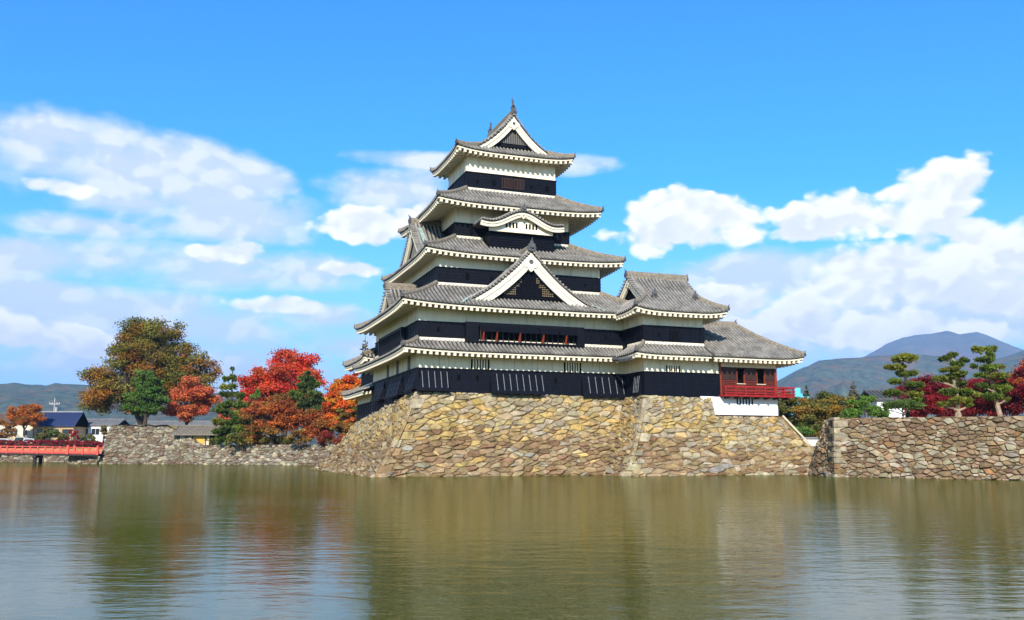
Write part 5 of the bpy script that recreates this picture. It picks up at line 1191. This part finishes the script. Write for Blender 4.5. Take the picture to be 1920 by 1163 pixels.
def car(label, px, Y, body, L=4.1, H=1.5, rz=0.0, van=False):
    b = at(px, 838, Y); o = empty('parked_car', (b.x, Y, 3.2), rz); tag(o, label, 'car', 'cars parked across the moat'); h = L / 2; w = .82
    prof = [(-h, .35), (-h, .85), (-h + .15, .95), (-h + .35, 1.0), (-h + .75, H - .06), (-h + 1.1, H), (h - 1.75 if not van else h - 1.0, H), (h - 1.05 if not van else h - .5, 1.0), (h - .15, .85), (h, .7), (h, .35)]
    q = MB(); q.prism(prof, lambda a, z, d: (a, d, z), -w, w); q.build('body', body, o)
    q = MB(); q.prism([(-h + .55, 1.0), (-h + .85, H - .12), (h - 1.8 if not van else h - 1.1, H - .12), (h - 1.25 if not van else h - .7, 1.0)], lambda a, z, d: (a, d, z), -w - .015, w + .015); q.build('window', 'glass_dark', o)
    for x in (-h + .75, h - .8):
        for y in (-w, w):
            q = MB(); q.tube([(x, y - .1, .31), (x, y + .1, .31)], .31, 12); t = q.build('wheel', 'tyre', o); q = MB(); q.tube([(x, y - .115, .31), (x, y + .115, .31)], .17, 8); q.build('rim', 'concrete', t)
    for y in (-.55, .55): q = MB(); q.box(h - .05, h + .02, y - .16, y + .16, .62, .78); q.build('headlight', 'car_white', o)
car('white car parked at the far left behind the hedge', 12, 192, 'car_white')
car('cream tall van parked below the cream house', 40, 193, 'house_cream', 3.6, 1.9, van=True)
car('white car between the tall van and the olive shrub', 60, 191.5, 'car_white')
car('white car parked left of the raised stone wall', 157, 190, 'car_white', rz=math.pi)
# utility pole
b = at(99, 800, 225); up = empty('utility_pole', (b.x, 225, 3.2)); tag(up, 'pale utility pole with cross arm above the blue roof', 'pole')
q = MB(); q.tube([(0, 0, 0), (0, 0, 12.0)], [.17, .12], 8); q.build('pole', 'concrete', up)
q = MB(); q.box(-1.2, 1.2, -.06, .06, 10.4, 10.6); q.build('cross_arm', 'concrete', up)
for x in (-1.2, -.6, .6, 1.2): q = MB(); q.tube([(x, 0, 10.6), (x, 0, 10.9)], .07, 6); q.build('insulator', 'house_white', up)
q = MB(); q.tube([(.55, -.1, 8.6), (.55, -.1, 9.7)], .3, 8); q.build('transformer', 'concrete', up)

# ------------------------------------------------------------------ hills
def hills(name, m, Yr, prof, depth, seed, lo=1.0, rough=1.0):
    """prof: ridge line as (px, py); a real ridge with front and back slopes, spurs and gullies"""
    from mathutils import noise
    xs = [p[0] for p in prof]; ys = [p[1] for p in prof]; n = 420; m_ = 34; rows = []; hm = max(at(0, y, Yr).z for y in ys)
    for j in range(m_ + 1):
        t = j / m_; row = []
        for i in range(n + 1):
            px = xs[0] + (xs[-1] - xs[0]) * i / n; P = at(px, float(np.interp(px, xs, ys)), Yr)
            up_ = t / .62 if t <= .62 else 1 - (t - .62) / .38
            Y = Yr + (t - .62) * depth; X = P.x * Y / Yr
            q_ = Vector((X / hm * 1.1, Y / hm * .8, seed * 7.3)); f = noise.fractal(q_, 1.0, 2.1, 6) ; f2 = noise.fractal(q_ * 5.0, 1.0, 2.1, 4)
            amp = hm * .40 * min(1.0, abs(t - .62) * 2.2) * min(1, up_ * 3)
            row.append((X, Y, max(lo - 2, lo + (P.z - lo) * up_ ** .9 + amp * f * rough + hm * .010 * f2 * min(1, up_ * 3))))
        rows.append(row)
    q = MB(); q.grid(rows); o = q.build(name, m, smooth=True); tag(o, kind='structure'); return o
hills('hills', 'hill_far', 8200, [(1380, 760), (1480, 735), (1560, 705), (1600, 688), (1622, 668), (1660, 645), (1690, 634), (1720, 629), (1750, 624), (1775, 621), (1800, 627), (1815, 624), (1832, 621), (1850, 627), (1870, 636), (1900, 648), (1940, 664), (2050, 690), (2250, 720), (2500, 760)], 5000, 3, 1.0)
hills('hills', 'hill_near', 4300, [(1180, 800), (1330, 770), (1430, 728), (1462, 712), (1490, 697), (1515, 688), (1535, 677), (1560, 674), (1600, 671), (1640, 667), (1680, 664), (1740, 664), (1790, 672), (1830, 680), (1860, 676), (1885, 668), (1920, 657), (2000, 640), (2150, 660), (2400, 740)], 2600, 4, 1.0)
hills('hills', 'hill_near', 3200, [(-700, 745), (-400, 722), (-200, 716), (-60, 719), (0, 720), (30, 718), (60, 721), (85, 723), (105, 718), (130, 720), (200, 724), (300, 732), (420, 738), (560, 752), (700, 775), (850, 800)], 1800, 5, 1.0, .35)

# ------------------------------------------------------------------ air
def haze():
    q = MB(); q.box(-14200, 14200, -150, 14200, -2.8, 1190); o = q.build('haze', None); tag(o, kind='stuff')
    m = bpy.data.materials.new('haze'); m.use_nodes = True; nt = m.node_tree; nt.nodes.clear()
    v = nt.nodes.new('ShaderNodeVolumePrincipled'); v.inputs['Color'].default_value = (0.40, 0.64, 1.0, 1); v.inputs['Density'].default_value = 9.0e-5; v.inputs['Anisotropy'].default_value = -0.1
    out = nt.nodes.new('ShaderNodeOutputMaterial'); nt.links.new(v.outputs[0], out.inputs['Volume']); o.data.materials.append(m)
if HAZE: haze()
